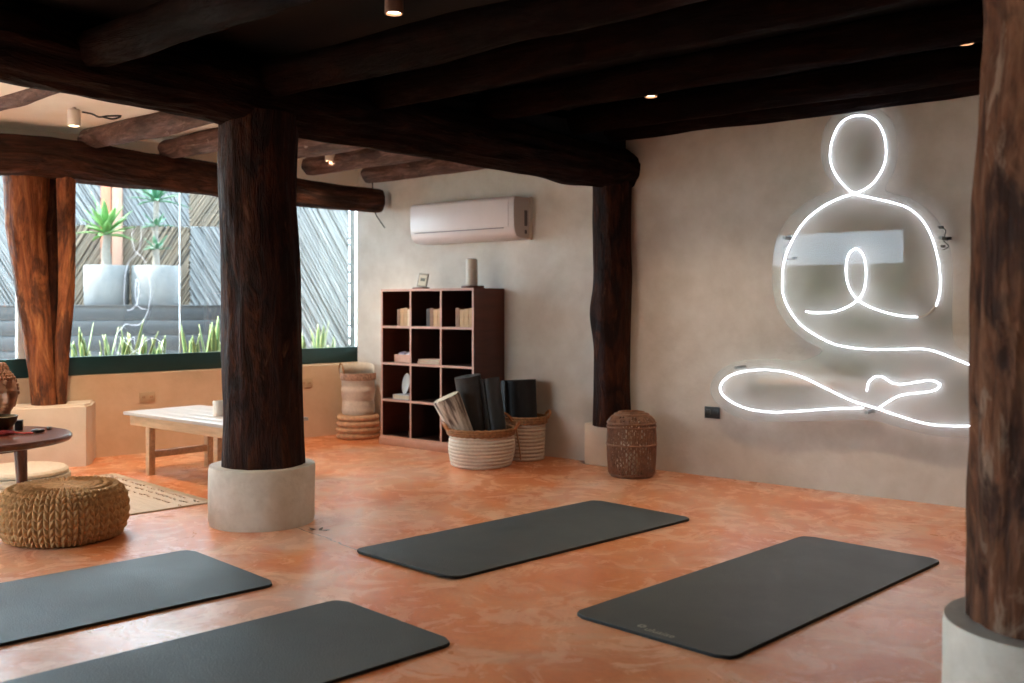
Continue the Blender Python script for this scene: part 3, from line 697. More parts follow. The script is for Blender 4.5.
# on top of the shelf
fp = PD(421, 287, SF+.12)
tt = thing('card_holder', 'small tilted framed card in a wooden stand on top of the shelf, left', 'picture frame', W(fp[0], SF+.12, SH), RU)
b = BM(); box(b, -.06, .06, -.04, .04, 0, .014, .003); mk('stand', b, M_SHELF, tt)
Mx = Matrix.Translation((.008, 0, .014)) @ Matrix.Rotation(.10, 4, 'Y') @ Matrix.Rotation(-.15, 4, 'X')
b = BM(); box(b, -.055, .055, -.005, .005, 0, .115, .002, mat=Mx); fr_ = mk('frame', b, plain('grey_frame', (.22,.19,.15), .5), tt)
b = BM(); box(b, -.042, .042, -.0062, -.0052, .014, .10, mat=Mx); mk('card', b, plain('cream_card', (.50,.44,.34), .7, .05), fr_, False)
b = BM(); box(b, -.022, .030, -.0072, -.0063, .05, .075, mat=Mx); mk('printed_patch', b, plain('grey_print', (.12,.12,.10), .7, .3, 80), fr_, False)
fp = PD(469, 286, SF+.10)
b = BM(); lathe(b, [(.085, 0), (.09, .006), (.09, .018), (.085, .020), (0, .020)], 40); o = mk('round_tray', b, M_SHELF); o.location = W(fp[0]+.02, SF+.12, SH); tag(o, 'round brown wooden tray on top of the shelf under the white cylinder', 'tray')
tt = thing('diffuser', 'tall white cylinder on the round tray on top of the shelf', 'diffuser', W(fp[0]+.01, SF+.12, SH+.020))
b = BM(); lathe(b, [(.043, 0), (.046, .004), (.046, .12), (.045, .122), (.045, .124), (.046, .126), (.046, .200), (.042, .206), (0, .206)], 40); mk('body', b, plain('cream_plastic', (.62,.56,.48), .45, .04, 10, 0), tt)
b = BM(); lathe(b, [(.034, .206), (.034, .210), (.014, .211), (.014, .208)], 32, cap=False); mk('outlet_ring', b, M_SEAM, tt)

# ---------------------------------------------------------------- baskets and rolls
def woven_lathe(prof, nrow, amp, n=96, stag=True, fn=None):
    """prof: function t->(r,z), t in 0..1; rope coils as horizontal bulges"""
    b = BM(); R = []; m = nrow*6
    for i in range(m+1):
        t_ = i/m; r, z_ = prof(t_); q = abs(math.sin(PI*t_*nrow))
        ring = []
        for k in range(n):
            a = 2*PI*k/n; tw = .25*math.sin(a*40+i*.6)
            rr = r+amp*(q-.5)+amp*tw*.4
            if fn: rr += fn(a, t_)
            ring.append(b.verts.new((rr*math.cos(a), rr*math.sin(a), z_)))
        R.append(ring)
    for a_, c_ in zip(R, R[1:]):
        for k in range(n): b.faces.new((a_[k], a_[(k+1)%n], c_[(k+1)%n], c_[k]))
    b.faces.new(list(reversed(R[0])))
    # inner skin
    inn = []
    for i in range(m, -1, -6):
        t_ = i/m; r, z_ = prof(t_)
        inn.append([b.verts.new(((r-.02)*math.cos(2*PI*k/n), (r-.02)*math.sin(2*PI*k/n), max(z_, .012))) for k in range(n)])
    L_ = [R[-1]]+inn
    for a_, c_ in zip(L_, L_[1:]):
        for k in range(n): b.faces.new((a_[k], a_[(k+1)%n], c_[(k+1)%n], c_[k]))
    b.faces.new(inn[-1])
    return b
def roll_bm(r, L_, turns=5, thick=None):
    """rolled mat along +z with a spiral end"""
    b = BM(); n = int(turns*28); r0 = r*.25; th_ = (r-r0)/turns*.82
    secs = []
    for z_ in (0, L_):
        o_, i_ = [], []
        for k in range(n+1):
            a = 2*PI*turns*k/n; rr = r0+(r-r0)*k/n
            o_.append(b.verts.new((rr*math.cos(a), rr*math.sin(a), z_))); i_.append(b.verts.new(((rr-th_)*math.cos(a), (rr-th_)*math.sin(a), z_)))
        secs.append((o_, i_))
    (o0, i0), (o1, i1) = secs
    for k in range(n):
        b.faces.new((o0[k], o0[k+1], o1[k+1], o1[k])); b.faces.new((i0[k+1], i0[k], i1[k], i1[k+1]))
        b.faces.new((o1[k], o1[k+1], i1[k+1], i1[k])); b.faces.new((o0[k+1], o0[k], i0[k], i0[k+1]))
    b.faces.new((o0[0], o1[0], i1[0], i0[0])); b.faces.new((o0[n], i0[n], i1[n], o1[n]))
    return b
def aim(o, a, c):
    a, c = Vector(a), Vector(c); o.location = a; o.rotation_mode = 'QUATERNION'; o.rotation_quaternion = (c-a).to_track_quat('Z', 'Y')
# front basket (by the shelf)
bp = Vector((-.223, 7.15, 0)); 
k1 = thing('rope_basket', 'low white rope basket with brown rim standing before the shelf', 'basket', bp)
b = woven_lathe(lambda t_: (.212+.026*math.sin(t_*PI*.8), .225*t_), 9, .008, fn=lambda a, t_: .006*math.sin(a*3+t_*2)); mk('body', b, M_ROPE, k1)
def rimz(a): return .02*math.cos(a-.3)
b = BM()
for zz_, rr in ((.232, .234), (.249, .240), (.266, .242)):
    tube(b, [Vector(((rr+.003*math.sin(a*24))*math.cos(a), (rr+.003*math.sin(a*24))*math.sin(a), zz_+.002*math.sin(a*30))) for a in [2*PI*k/120 for k in range(120)]], .0115, 8, closed=True)
mk('rim', b, M_ROPE_BR, k1)
for ax, nm in ((PI+.25, 'left'), (-.1, 'right')):
    c = Vector((.244*math.cos(ax), .244*math.sin(ax), .262)); tn = Vector((-math.sin(ax), math.cos(ax), 0)); ou = Vector((math.cos(ax), math.sin(ax), 0))
    b = BM(); tube(b, spline([c-tn*.05, c-tn*.045+Vector((0,0,.03))+ou*.02, c+Vector((0,0,.05))+ou*.03, c+tn*.045+Vector((0,0,.03))+ou*.02, c+tn*.05], 6), .011, 8); mk('handle', b, M_ORANGE, k1)
# rear basket
bp2 = Vector((.09, 7.44, 0))
k2 = thing('rope_basket', 'taller white rope basket with brown rim and black roll, behind the low basket', 'basket', bp2)
b = woven_lathe(lambda t_: (.15+.012*t_, .27*t_), 10, .008); mk('body', b, M_ROPE, k2)
b = BM()
for zz_ in (.28, .298, .316):
    tube(b, [Vector(((.167+.003*math.sin(a*20))*math.cos(a), (.167+.003*math.sin(a*20))*math.sin(a), zz_)) for a in [2*PI*k/90 for k in range(90)]], .011, 8, closed=True)
mk('rim', b, M_ROPE_BR, k2)
for ax in (PI*1.25, .3):
    c = Vector((.172*math.cos(ax), .172*math.sin(ax), .30)); tn = Vector((-math.sin(ax), math.cos(ax), 0)); ou = Vector((math.cos(ax), math.sin(ax), 0))
    b = BM(); tube(b, spline([c-tn*.04, c-tn*.035+Vector((0,0,.035))+ou*.02, c+Vector((0,0,.055))+ou*.03, c+tn*.035+Vector((0,0,.035))+ou*.02, c+tn*.04], 6), .010, 8); mk('handle', b, M_ORANGE, k2)
b = BM(); c = Vector((.172*math.cos(-1.9), .172*math.sin(-1.9), .31)); tube(b, spline([c, c+Vector((.0,-.02,-.08)), c+Vector((.02,-.02,-.2)), c+Vector((.03,-.01,-.29))], 6), .006, 6); mk('strap', b, M_ROPE_BR, k2)
# rolls
def roll(px0, px1, Z0, Z1, r, label, m, cat='yoga mat', group='rolled mats in the baskets'):
    a = PZ(px0[0], px0[1], Z0); c = PZ(px1[0], px1[1], Z1); L_ = (c-a).length
    o = mk('rolled_mat', roll_bm(r, L_), m); aim(o, a, c); tag(o, label, cat, group); return o
roll((480,452), (468,376), 7.29, 7.26, .105, 'charcoal rolled mat with a bluish sheen, leaning left in the low basket', M_ROLL)
roll((499,452), (489,378), 7.23, 7.27, .085, 'charcoal rolled mat standing at the right in the low basket', M_ROLL)
roll((522,455), (519,380), 7.44, 7.47, .138, 'thick black rolled mat in the taller basket behind', M_ROLLBLK)
# bark-print roll
t = NT('bark_stripe_cloth'); v = t.coords((26, 26, 3)); g = t.noise(v, 1.0, 4, .6, .4)
t.set(Base_Color=t.ramp(g, [(.40, (.10,.065,.05)), (.52, (.55,.45,.36)), (.65, (.72,.62,.52))]), Roughness=.85); M_BARK = t.m
t = NT('ring_cloth'); v = t.coords(); wv = t.n('ShaderNodeTexWave', wave_type='RINGS', rings_direction='Z', i_Scale=24.0, i_Distortion=1.5); t.l(v, wv.inputs[0])
t.set(Base_Color=t.ramp(wv.outputs['Fac'], [(.2, (.40,.28,.18)), (.7, (.68,.56,.42))]), Roughness=.85); M_RING = t.m
a = PZ(471,452,7.13); c = PZ(446,397,7.10); Lr = (c-a).length
br = thing('log_bolster', 'striped bark-look bolster leaning out of the left side of the low basket', 'bolster', a)
aim(br, a, c)
b = BM(); lathe(b, [(.0, 0), (.06, 0), (.070, .012), (.078, .1), (.100, Lr-.01), (.096, Lr)], 48, cap=False)
for v_ in b.verts:
    l_ = Vector((v_.co.x, v_.co.y, 0))
    if l_.length > .05: v_.co += l_.normalized()*.008*noise.noise(Vector((v_.co.x*30, v_.co.y*30, v_.co.z*4)))
mk('cover', b, M_BARK, br)
b = BM(); lathe(b, [(.096, Lr-.001), (.05, Lr+.004), (0, Lr+.003)], 48, cap=False); mk('end_disc', b, M_RING, br)
# corner hamper and ringed basket below
hp = Vector((-1.335, 8.64, 0))
k3 = thing('ringed_basket', 'low orange brown ringed basket on the floor in the window corner', 'basket', hp)
b = BM()
for i, (zz_, rr) in enumerate(((.028,.165), (.078,.168), (.128,.165), (.178,.158))):
    tube(b, [Vector((rr*math.cos(a_), rr*math.sin(a_), zz_)) for a_ in [2*PI*k/64 for k in range(64)]], .027, 10, closed=True)
lathe(b, [(.15, .005), (.15, .20)], 48)
mk('body', b, plain('tan_coil_weave', (.52,.29,.16), .7, .25, 30, .4), k3)
k4 = thing('fabric_hamper', 'pale cloth hamper with a brown band on the ringed basket in the corner', 'hamper', hp+Vector((0,0,.206)))
b = woven_lathe(lambda t_: (.135+.012*t_+.004*math.sin(t_*12), .30*t_), 5, .003, 64); mk('body', b, M_ROPE, k4)
b = BM(); lathe(b, [(.149,.295), (.153,.30), (.153,.348), (.149,.355), (.14,.355), (.14,.295)], 56, cap=False)
mk('band', b, plain('checked_brown_band', (.36,.19,.12), .8, .6, 60, .4), k4)
b = BM(); n_ = 32; ring1, ring2 = [], []
for k in range(n_+1):
    a_ = -.1+PI*1.15*k/n_
    z1_ = .355+.085*math.sin(PI*k/n_)**.35
    ring1.append(b.verts.new((.143*math.cos(a_), .143*math.sin(a_), .34))); ring2.append(b.verts.new((.15*math.cos(a_)-.01, .15*math.sin(a_), z1_)))
for k in range(n_): b.faces.new((ring1[k], ring1[k+1], ring2[k+1], ring2[k]))
o = mk('flap', b, M_ROPE, k4); sm = o.modifiers.new('thick', 'SOLIDIFY'); sm.thickness = .008
b = BM(); tube(b, spline([(-.145,-.03,.33), (-.16,-.03,.39), (-.145,-.05,.44), (-.12,-.08,.40), (-.10,-.115,.34)], 6), .007, 8); mk('handle', b, M_ROPE_BR, k4)

# rattan lantern by the second column
lp = Vector((.805, 6.70, 0))
ln = thing('rattan_lantern', 'brown open rattan lantern on the floor beside the neon wall column', 'lantern', lp)
def lprof(t_):
    z_ = .42*t_
    r = .152+.012*math.sin(PI*t_)
    if t_ > .86: r -= .07*((t_-.86)/.14)**2
    if t_ < .06: r -= .02*(1-t_/.06)
    return r, z_
b = BM()
for k in range(56):
    a_ = 2*PI*k/56
    tube(b, [Vector((lprof(t_)[0]*math.cos(a_+.05*math.sin(t_*9+k)), lprof(t_)[0]*math.sin(a_+.05*math.sin(t_*9+k)), .006+lprof(t_)[1])) for t_ in [j/16 for j in range(17)]], .0042, 6)
for t_ in (.0, .03, .5, .78, .84, .97, 1.0):
    r, z_ = lprof(t_)
    tube(b, [Vector(((r+.004)*math.cos(q), (r+.004)*math.sin(q), z_+.008)) for q in [2*PI*j/64 for j in range(64)]], .0065, 6, closed=True)
mk('rattan_cage', b, M_WICKER, ln)
b = BM()
for kx in range(28):
    a_ = 2*PI*kx/28
    tube(b, [Vector((lprof(t_)[0]*.985*math.cos(a_+sg*t_*2.4), lprof(t_)[0]*.985*math.sin(a_+sg*t_*2.4), .006+lprof(t_)[1])) for sg in (1,) for t_ in [j/16 for j in range(17)]], .003, 5)
    tube(b, [Vector((lprof(t_)[0]*.975*math.cos(a_-t_*2.4), lprof(t_)[0]*.975*math.sin(a_-t_*2.4), .006+lprof(t_)[1])) for t_ in [j/16 for j in range(17)]], .003, 5)
mk('diagonal_weave', b, M_WICKER, ln)
b = BM(); tube(b, spline([(-.09,0,.425), (-.05,-.0,.435), (0,0,.437), (.05,0,.435), (.09,0,.425)], 4), .007, 6); mk('handle', b, M_WICKER, ln)
cd = thing('candle', 'pale candle standing inside the rattan lantern', 'candle', lp+Vector((.0, 0, .012)))
b = BM(); lathe(b, [(.037,0), (.04,.004), (.04,.135), (.034,.14), (0,.136)], 32); mk('wax', b, M_COTTON, cd)
b = BM(); tube(b, [(0,0,.13), (.001,0,.143), (.004,0,.152)], .0018, 6); mk('wick', b, M_BLACK, cd)
b = BM(); lathe(b, [(.11,0), (.11,.010), (0,.010)], 32); mk('floor_disc', b, M_WICKER, ln)

# ---------------------------------------------------------------- yoga mats
def ymat(P0, P1, P2, label, curl=0, logo=None, tagp=None):
    """P0,P1: ends of one short edge; P2: neighbour of P0 along the long edge"""
    P0, P1, P2 = Vector(P0), Vector(P1), Vector(P2); ex = (P2-P0); Lx = ex.length; ex.normalize(); ey = (P1-P0); Ly = ey.length
    side = 1 if ex.cross(ey).z > 0 else -1
    ang = math.atan2(ex.y, ex.x); c = P0 + ex*Lx/2 + (Vector((-ex.y, ex.x, 0))*side)*Ly/2
    tt = thing('yoga_mat', label, 'yoga mat', c, ang, 'yoga mats laid out on the floor')
    nx, ny = 90, 30; rx, ry = Lx/2, Ly/2; rc = .055
    def warp(x, y):
        z_ = 0
        if curl:
            dx = (-rx+.10)-x
            if dx > 0: z_ += curl*(dx/.10)**2*(.5+.5*(-side*y/ry*-1))
        return z_
    out = rrect(-rx, rx, -ry, ry, rc, 8)
    # grid clipped to a rounded outline: rows of vertices follow the outline in x
    def build(z0, z1, inset):
        b = BM(); top = []; bot = []
        for i in range(nx+1):
            x = -rx+inset + (2*rx-2*inset)*i/nx; e = rx-inset-abs(x); r_ = rc-inset
            yy = ry-inset - (r_-math.sqrt(max(0, r_*r_-(r_-e)**2)) if e < r_ else 0)
            top.append([b.verts.new((x, -yy+2*yy*j/ny, z1+warp(x, -yy+2*yy*j/ny))) for j in range(ny+1)])
            bot.append([b.verts.new((x, -yy+2*yy*j/ny, z0+warp(x, -yy+2*yy*j/ny))) for j in range(ny+1)])
        for i in range(nx):
            for j in range(ny):
                b.faces.new((top[i][j], top[i+1][j], top[i+1][j+1], top[i][j+1])); b.faces.new((bot[i][j], bot[i][j+1], bot[i+1][j+1], bot[i+1][j]))
            b.faces.new((bot[i][0], bot[i+1][0], top[i+1][0], top[i][0])); b.faces.new((bot[i+1][ny], bot[i][ny], top[i][ny], top[i+1][ny]))
        for j in range(ny):
            b.faces.new((bot[0][j+1], bot[0][j], top[0][j], top[0][j+1])); b.faces.new((bot[nx][j], bot[nx][j+1], top[nx][j+1], top[nx][j]))
        return b
    mk('foam_core', build(.0005, .010, 0), M_MATEDGE, tt); mk('top_layer', build(.0101, .0125, .0015), M_MAT, tt)
    return tt, c, ang, rx, ry, side
G = lambda x, y: PF(x, y)
ymat(G(190,551.5), G(290,583), G(190,551.5)+Vector((-.72,-.69,0)).normalized()*1.78, 'dark yoga mat at the left, its end nearest the knitted pouf')
ymat(G(340,601.5), G(457,644.5), G(340,601.5)+Vector((-.715,-.70,0)).normalized()*1.78, 'dark yoga mat running off the bottom edge, left of centre')
ymat(G(352,552), G(453,581), G(595,501.5), 'dark yoga mat in the centre of the floor with one slightly lifted end', curl=.012)
m4 = ymat(G(571,616), G(729,662.5), G(804,537.5), 'dark yoga mat on the right with a small grey logo on its near end')
# logo on the right mat, near its short edge
M_LOGO = plain('grey_logo_print', (.30,.29,.24), .6, .1, 30, 0)
def text(name, body, size, parent, loc, rot, m, ext=.0004):
    cu = bpy.data.curves.new(name, 'FONT'); cu.body = body; cu.size = size; cu.extrude = ext; cu.align_x = 'CENTER'; cu.align_y = 'CENTER'
    tmp = bpy.data.objects.new('tmp', cu); COL.objects.link(tmp); dg = bpy.context.evaluated_depsgraph_get()
    me = bpy.data.meshes.new_from_object(tmp.evaluated_get(dg)); bpy.data.objects.remove(tmp)
    o = bpy.data.objects.new(name, me); COL.objects.link(o); me.materials.clear(); me.materials.append(m); o.parent = parent; o.location = loc; o.rotation_euler = rot; return o
tt, c, ang, rx, ry, side = m4
lw = (frame_M(c, ang).inverted()) @ G(660, 636.5); lw.z = .0128
text('logo_lettering', 'ulusise', .047, tt, lw, (0,0,-PI/2), M_LOGO)
l2 = (frame_M(c, ang).inverted()) @ G(642, 629.5)
b = BM()
for k in range(7):
    a_ = PI*2*k/7; lathe(b, [(.006, .0126), (.006, .0130)], 10, l2.x+.012*math.cos(a_), l2.y+.012*math.sin(a_))
mk('logo_mark', b, M_LOGO, tt, False)

# ---------------------------------------------------------------- knitted pouf
pf = PF(64, 552); pf = Vector(((64-CX)/F*4.94, 4.94, 0))
pt = thing('knitted_pouf', 'round brown chunky knitted pouf on the floor at the left', 'pouf', pf, .2); pt.scale = (.96, .96, 1)
b = BM(); NA, NR = 520, 170; cols, rows = 36, 9
def pprof(t_):     # from bottom edge to top centre
    L1 = .27
    if t_ < .62:
        s = t_/.62; ang_ = (s-.5)*PI*.93; return .235+.068*math.cos(ang_)**.75 if math.cos(ang_) > 0 else .235, .128+.118*math.sin(ang_)/math.sin(PI*.465)
    s = (t_-.62)/.38; return .235*(1-s)**1.0+.0, .246+.016*(1-(1-s)**2)
R = []
for i in range(NR+1):
    t_ = i/NR*.995; r, z_ = pprof(t_); r2, z2 = pprof(min(1, t_+.004)); tv = Vector((r2-r, z2-z_)); tv = tv.normalized() if tv.length > 1e-7 else Vector((-1, 0)); nv = Vector((tv.y, -tv.x))
    ring = []
    for k in range(NA):
        a_ = 2*PI*k/NA; ca = a_/(2*PI)*cols; fa = ca % 1; bb = t_*rows*1.55
        sl = abs(fa-.5)*1.3; fb = (bb+sl) % 1
        fa2 = (fa*2) % 1
        dsp = (math.sin(PI*fa2)**.7)*(math.sin(PI*fb)**.7)
        dd = .017*dsp*min(1, max(0, (r-.09)/.10)) + .004*noise.noise(Vector((math.cos(a_)*3, math.sin(a_)*3, t_*6)))
        rr = max(.0005, r+nv.x*dd); ring.append(b.verts.new((rr*math.cos(a_), rr*math.sin(a_), max(.002, z_+nv.y*dd))))
    R.append(ring)
for a_, c_ in zip(R, R[1:]):
    for k in range(NA): b.faces.new((a_[k], a_[(k+1)%NA], c_[(k+1)%NA], c_[k]))
b.faces.new(list(reversed(R[0]))); b.faces.new(R[-1])
mk('knit_cover', b, M_JUTE, pt)
b = BM(); lathe(b, [(.0, .0), (.20, .0), (.225, .004), (.215, .012)], 48, cap=False); mk('base_panel', b, M_BLACK, pt)

# ---------------------------------------------------------------- rug
rc_ = PF(209, 503.5); ea = Vector((-.707, .707, 0)); eb = Vector((-.707, -.707, 0)); RLa, RLb = 1.38, 1.9
ro = rc_ + ea*RLa/2 + eb*RLb/2; rugt = thing('woven_rug', 'cream flat-woven rug with fringe under the round table and pouf', 'rug', ro, math.atan2(ea.y, ea.x))
t = NT('woven_cotton_rug'); v = t.coords(); g = t.noise(t.coords((3, 60, 1)), 1.0, 4, .6); wv = t.n('ShaderNodeTexWave', wave_type='BANDS', bands_direction='Y', i_Scale=36.0, i_Distortion=.6); t.l(v, wv.inputs[0])
colr = t.mix(.4, t.ramp(g, [(.3, (.50,.36,.25)), (.6, (.66,.52,.40))]), t.ramp(wv.outputs['Fac'], [(.2, (.52,.38,.27)), (.8, (.70,.58,.46))]))
t.set(Base_Color=colr, Roughness=.95); t.bump(wv.outputs['Fac'], .5, .004); M_RUG = t.m
b = BM(); nx, ny = 60, 70; gr = []
for i in range(nx+1):
    row = []
    for j in range(ny+1):
        x = -RLa/2+RLa*i/nx; y = -RLb/2+RLb*j/ny
        wob = .012*noise.noise(Vector((x*4, y*4, 3)))
        ex_ = min(i, nx-i, j, ny-j) == 0
        row.append(b.verts.new((x+(wob if ex_ else 0), y+(wob if ex_ else 0), .006+abs(.004*noise.noise(Vector((x*6, y*6, 0)))))))
    gr.append(row)
for i in range(nx):
    for j in range(ny): b.faces.new((gr[i][j], gr[i+1][j], gr[i+1][j+1], gr[i][j+1]))
o = mk('weave', b, M_RUG, rugt); sm = o.modifiers.new('thick', 'SOLIDIFY'); sm.thickness = .005; sm.offset = -1
# dashed tuft bands along the right end
b = BM(); rnd = random.Random(4)
for row_ in (.04, .10, .17):
    for k in range(60):
        if rnd.random() < .35: continue
        x = -RLa/2+RLa*(k+.5)/60; y = -RLb/2+row_+rnd.uniform(-.006, .006)
        box(b, x-.008, x+.008, y-.004, y+.004, .006, .012+rnd.uniform(0, .003))
o = mk('tuft_rows', b, plain('brown_tufts', (.56,.40,.29), .9, .3, 30), rugt, False); o['kind'] = 'stuff'
sgn = -1
b = BM()
for k in range(110):
    x = -RLa/2+RLa*(k+.5)/110; y0 = -RLb/2
    tube(b, [(x, y0+.005, .006), (x+rnd.uniform(-.004,.004), y0-.02, .005), (x+rnd.uniform(-.012,.012), y0-.045, .003)], .0026, 5)
o = mk('fringe', b, M_COTTON, rugt); o['kind'] = 'stuff'

# ---------------------------------------------------------------- round coffee table with altar things
RT = Vector((-2.855, 5.30, 0))
rt = thing('round_table', 'round red brown wooden coffee table at the left edge with a buddha head on it', 'table', RT)
b = BM(); lathe(b, [(.44,.412), (.462,.418), (.47,.430), (.47,.440), (.462,.449), (.455,.450), (0,.450)], 96); mk('tabletop', b, M_DKWOOD, rt)
b = BM(); lathe(b, [(.30,.385), (.30,.412)], 64); mk('apron', b, M_DKWOOD, rt)
for a_ in (-.33, -.33+PI/2*1.0+.9, PI+.2, -1.9):
    x, y = .30*math.cos(a_), .30*math.sin(a_)
    b = BM(); tube(b, [(x*1.08, y*1.08, .007), (x, y, .412)], [.021, .033], 20); mk('leg', b, M_DKWOOD, rt)
# buddha head
hd = thing('buddha_head', 'carved brown wooden buddha head on the round table', 'sculpture', Vector(((1.5-CX)/F*5.60, 5.60, .451)), math.radians(42)); hd.scale = (1.0, 1.0, 1.18)
b = BM(); nu, nv_ = 96, 72; R = []
def g2(x, z_, cx_, cz_, sx, sz): return math.exp(-((x-cx_)/sx)**2-((z_-cz_)/sz)**2)
for i in range(nv_+1):
    ph = PI*i/nv_; ring = []
    for k in range(nu):
        th_ = 2*PI*k/nu; dx, dy, dz = math.sin(ph)*math.cos(th_), math.sin(ph)*math.sin(th_), -math.cos(ph)
        x, y, z_ = .080*dx, .090*dy, .115*dz
        if z_ < 0: x *= 1-.30*(abs(z_)/.115)**1.5; y *= 1-.2*(abs(z_)/.115)
        if dy < 0:       # face towards -y
            f = (-dy)**.6
            nose = .024*g2(x, z_, 0, -.018, .010, .030)+.010*g2(x, z_, 0, -.034, .017, .010)
            brow = .006*(g2(x, z_, -.032, .022, .026, .007)+g2(x, z_, .032, .022, .026, .007))
            eye = -.012*(g2(x, z_, -.030, .004, .018, .010)+g2(x, z_, .030, .004, .018, .010))+.008*(g2(x, z_, -.030, .002, .013, .005)+g2(x, z_, .030, .002, .013, .005))
            lips = .009*g2(x, z_, 0, -.055, .020, .005)+.008*g2(x, z_, 0, -.065, .015, .005)-.004*g2(x, z_, 0, -.060, .02, .0025)
            chin = .009*g2(x, z_, 0, -.090, .022, .014); chk = .006*(g2(x, z_, -.042, -.030, .02, .022)+g2(x, z_, .042, -.030, .02, .022))
            y -= f*1.5*(nose*.85+brow+eye+lips*1.1+chin*.8+chk)
        ring.append(b.verts.new((x, y, z_+.165)))
    R.append(ring)
for a_, c_ in zip(R, R[1:]):
    for k in range(nu): b.faces.new((a_[k], a_[(k+1)%nu], c_[(k+1)%nu], c_[k]))
bmesh.ops.remove_doubles(b, verts=b.verts, dist=.0004); bmesh.ops.recalc_face_normals(b, faces=b.faces)
mk('face', b, M_CARVED, hd)
b = BM(); lathe(b, [(.060,0), (.062,.02), (.048,.04), (.045,.09)], 32); mk('neck', b, M_CARVED, hd)
b = BM()       # hair curls
for i in range(9):
    ph = PI*(.06+.42*i/8); m_ = max(1, int(26*math.sin(ph)))
    for k in range(m_):
        th_ = 2*PI*(k+.5*(i%2))/m_; dx, dy, dz = math.sin(ph)*math.cos(th_), math.sin(ph)*math.sin(th_), math.cos(ph)
        if dy < -.25 and dz < .52+.25*(abs(dx)): continue
        bmesh.ops.create_icosphere(b, subdivisions=1, radius=.0125, matrix=Matrix.Translation((.082*dx, .092*dy, .165+.117*dz)))
for i in range(5):
    ph = PI*(.12+.38*i/4); m_ = max(1, int(14*math.sin(ph)))
    for k in range(m_):
        th_ = 2*PI*k/m_; bmesh.ops.create_icosphere(b, subdivisions=1, radius=.009, matrix=Matrix.Translation((.036*math.sin(ph)*math.cos(th_), .036*math.sin(ph)*math.sin(th_)+.01, .278+.035*math.cos(ph))))
lathe(b, [(.036,.27), (.034,.29), (.02,.312), (0,.32)], 20, 0, .01)
mk('hair', b, M_CARVED, hd)
for sx in (-1, 1):
    b = BM(); tube(b, spline([(sx*.074,.006,.185), (sx*.084,.016,.190), (sx*.085,.016,.165), (sx*.077,.010,.140), (sx*.071,.008,.115), (sx*.066,.008,.105)], 5), [.008]*26, 8); mk('ear', b, M_CARVED, hd)
# bronze bowl, beads, box, stone
def on_table(x, y): p = PF(x, y, .45); return p
bo = on_table(-1, 434) ; b = BM(); lathe(b, [(0,.002), (.04,0), (.045,.006), (.07,.03), (.088,.055), (.092,.075), (.095,.082), (.090,.084), (.086,.075), (.064,.03), (0,.012)], 48, cap=False)
o = mk('singing_bowl', b, M_BRONZE); o.location = Vector((bo.x, bo.y, .452+.012)); tag(o, 'dark bronze bowl on the round table in front of the buddha head', 'bowl')
cu_ = BM(); lathe(cu_, [(.06,0), (.072,.006), (.068,.012), (0,.012)], 32); o = mk('bowl_cushion', cu_, M_RED); o.location = Vector((bo.x, bo.y, .4515)); tag(o, 'small red cushion ring under the bronze bowl', 'cushion')
bx = on_table(19, 430); b = BM(); box(b, -.02, .02, -.02, .02, 0, .055, .002); o = mk('small_box', b, M_BLACK); o.location = (bx.x, bx.y, .4505); o.rotation_euler=(0,0,.3); tag(o, 'small black box on the round table beside the bowl', 'box')
b = BM(); rnd = random.Random(8)
pth = spline([(-.10,-.02,0), (-.04,-.06,0), (.03,-.05,0), (.06,-.01,0), (.03,.02,0), (-.02,-.01,0), (.02,-.035,.008), (.09,-.03,0), (.13,-.04,0), (.16,-.035,0), (.18,-.04,0)], 7)
for i, p in enumerate(pth[::1]): bmesh.ops.create_icosphere(b, subdivisions=2, radius=.0095 if i < 48 else .006, matrix=Matrix.Translation(p+Vector((0,0,.0095))))
bd_ = on_table(3, 434); o = mk('bead_necklace', b, M_RED); o.location = (bd_.x, bd_.y, .4505); tag(o, 'string of red beads coiled on the round table edge', 'beads')
st = on_table(38, 433); b = BM(); bmesh.ops.create_icosphere(b, subdivisions=3, radius=1, matrix=Matrix.Diagonal((.036,.022,.012,1)))
o = mk('black_stone', b, M_BLACK); o.location = (st.x, st.y, .4625); o.rotation_euler = (0,0,.4); tag(o, 'smooth black stone near the right edge of the round table', 'stone')
st = on_table(45, 431); b = BM(); box(b, -.012, .012, -.012, .012, 0, .018, .004); o = mk('tealight', b, M_STEEL); o.location = (st.x+.0, st.y+.05, .4505); tag(o, 'small silver tin behind the black stone on the round table', 'tin')
# cream floor cushion behind the table
fc = Vector(((20-CX)/F*6.45, 6.45, 0)); 
ft = thing('floor_cushion', 'flat round cream cushion on the floor behind the round table', 'cushion', fc)
b = BM(); lathe(b, [(0,.0), (.26,.0), (.295,.012), (.305,.03), (.30,.045), (.28,.052), (0,.052)], 72); mk('lower_pad', b, M_COTTON, ft)
b = BM(); lathe(b, [(0,.052), (.25,.052), (.285,.062), (.29,.08), (.275,.094), (.2,.10), (0,.102)], 72); mk('upper_pad', b, M_COTTON, ft)
b = BM(); tube(b, [Vector((.298*math.cos(q), .298*math.sin(q), .051)) for q in [2*PI*j/80 for j in range(80)]], .005, 6, closed=True); mk('piping', b, M_COTTON, ft)

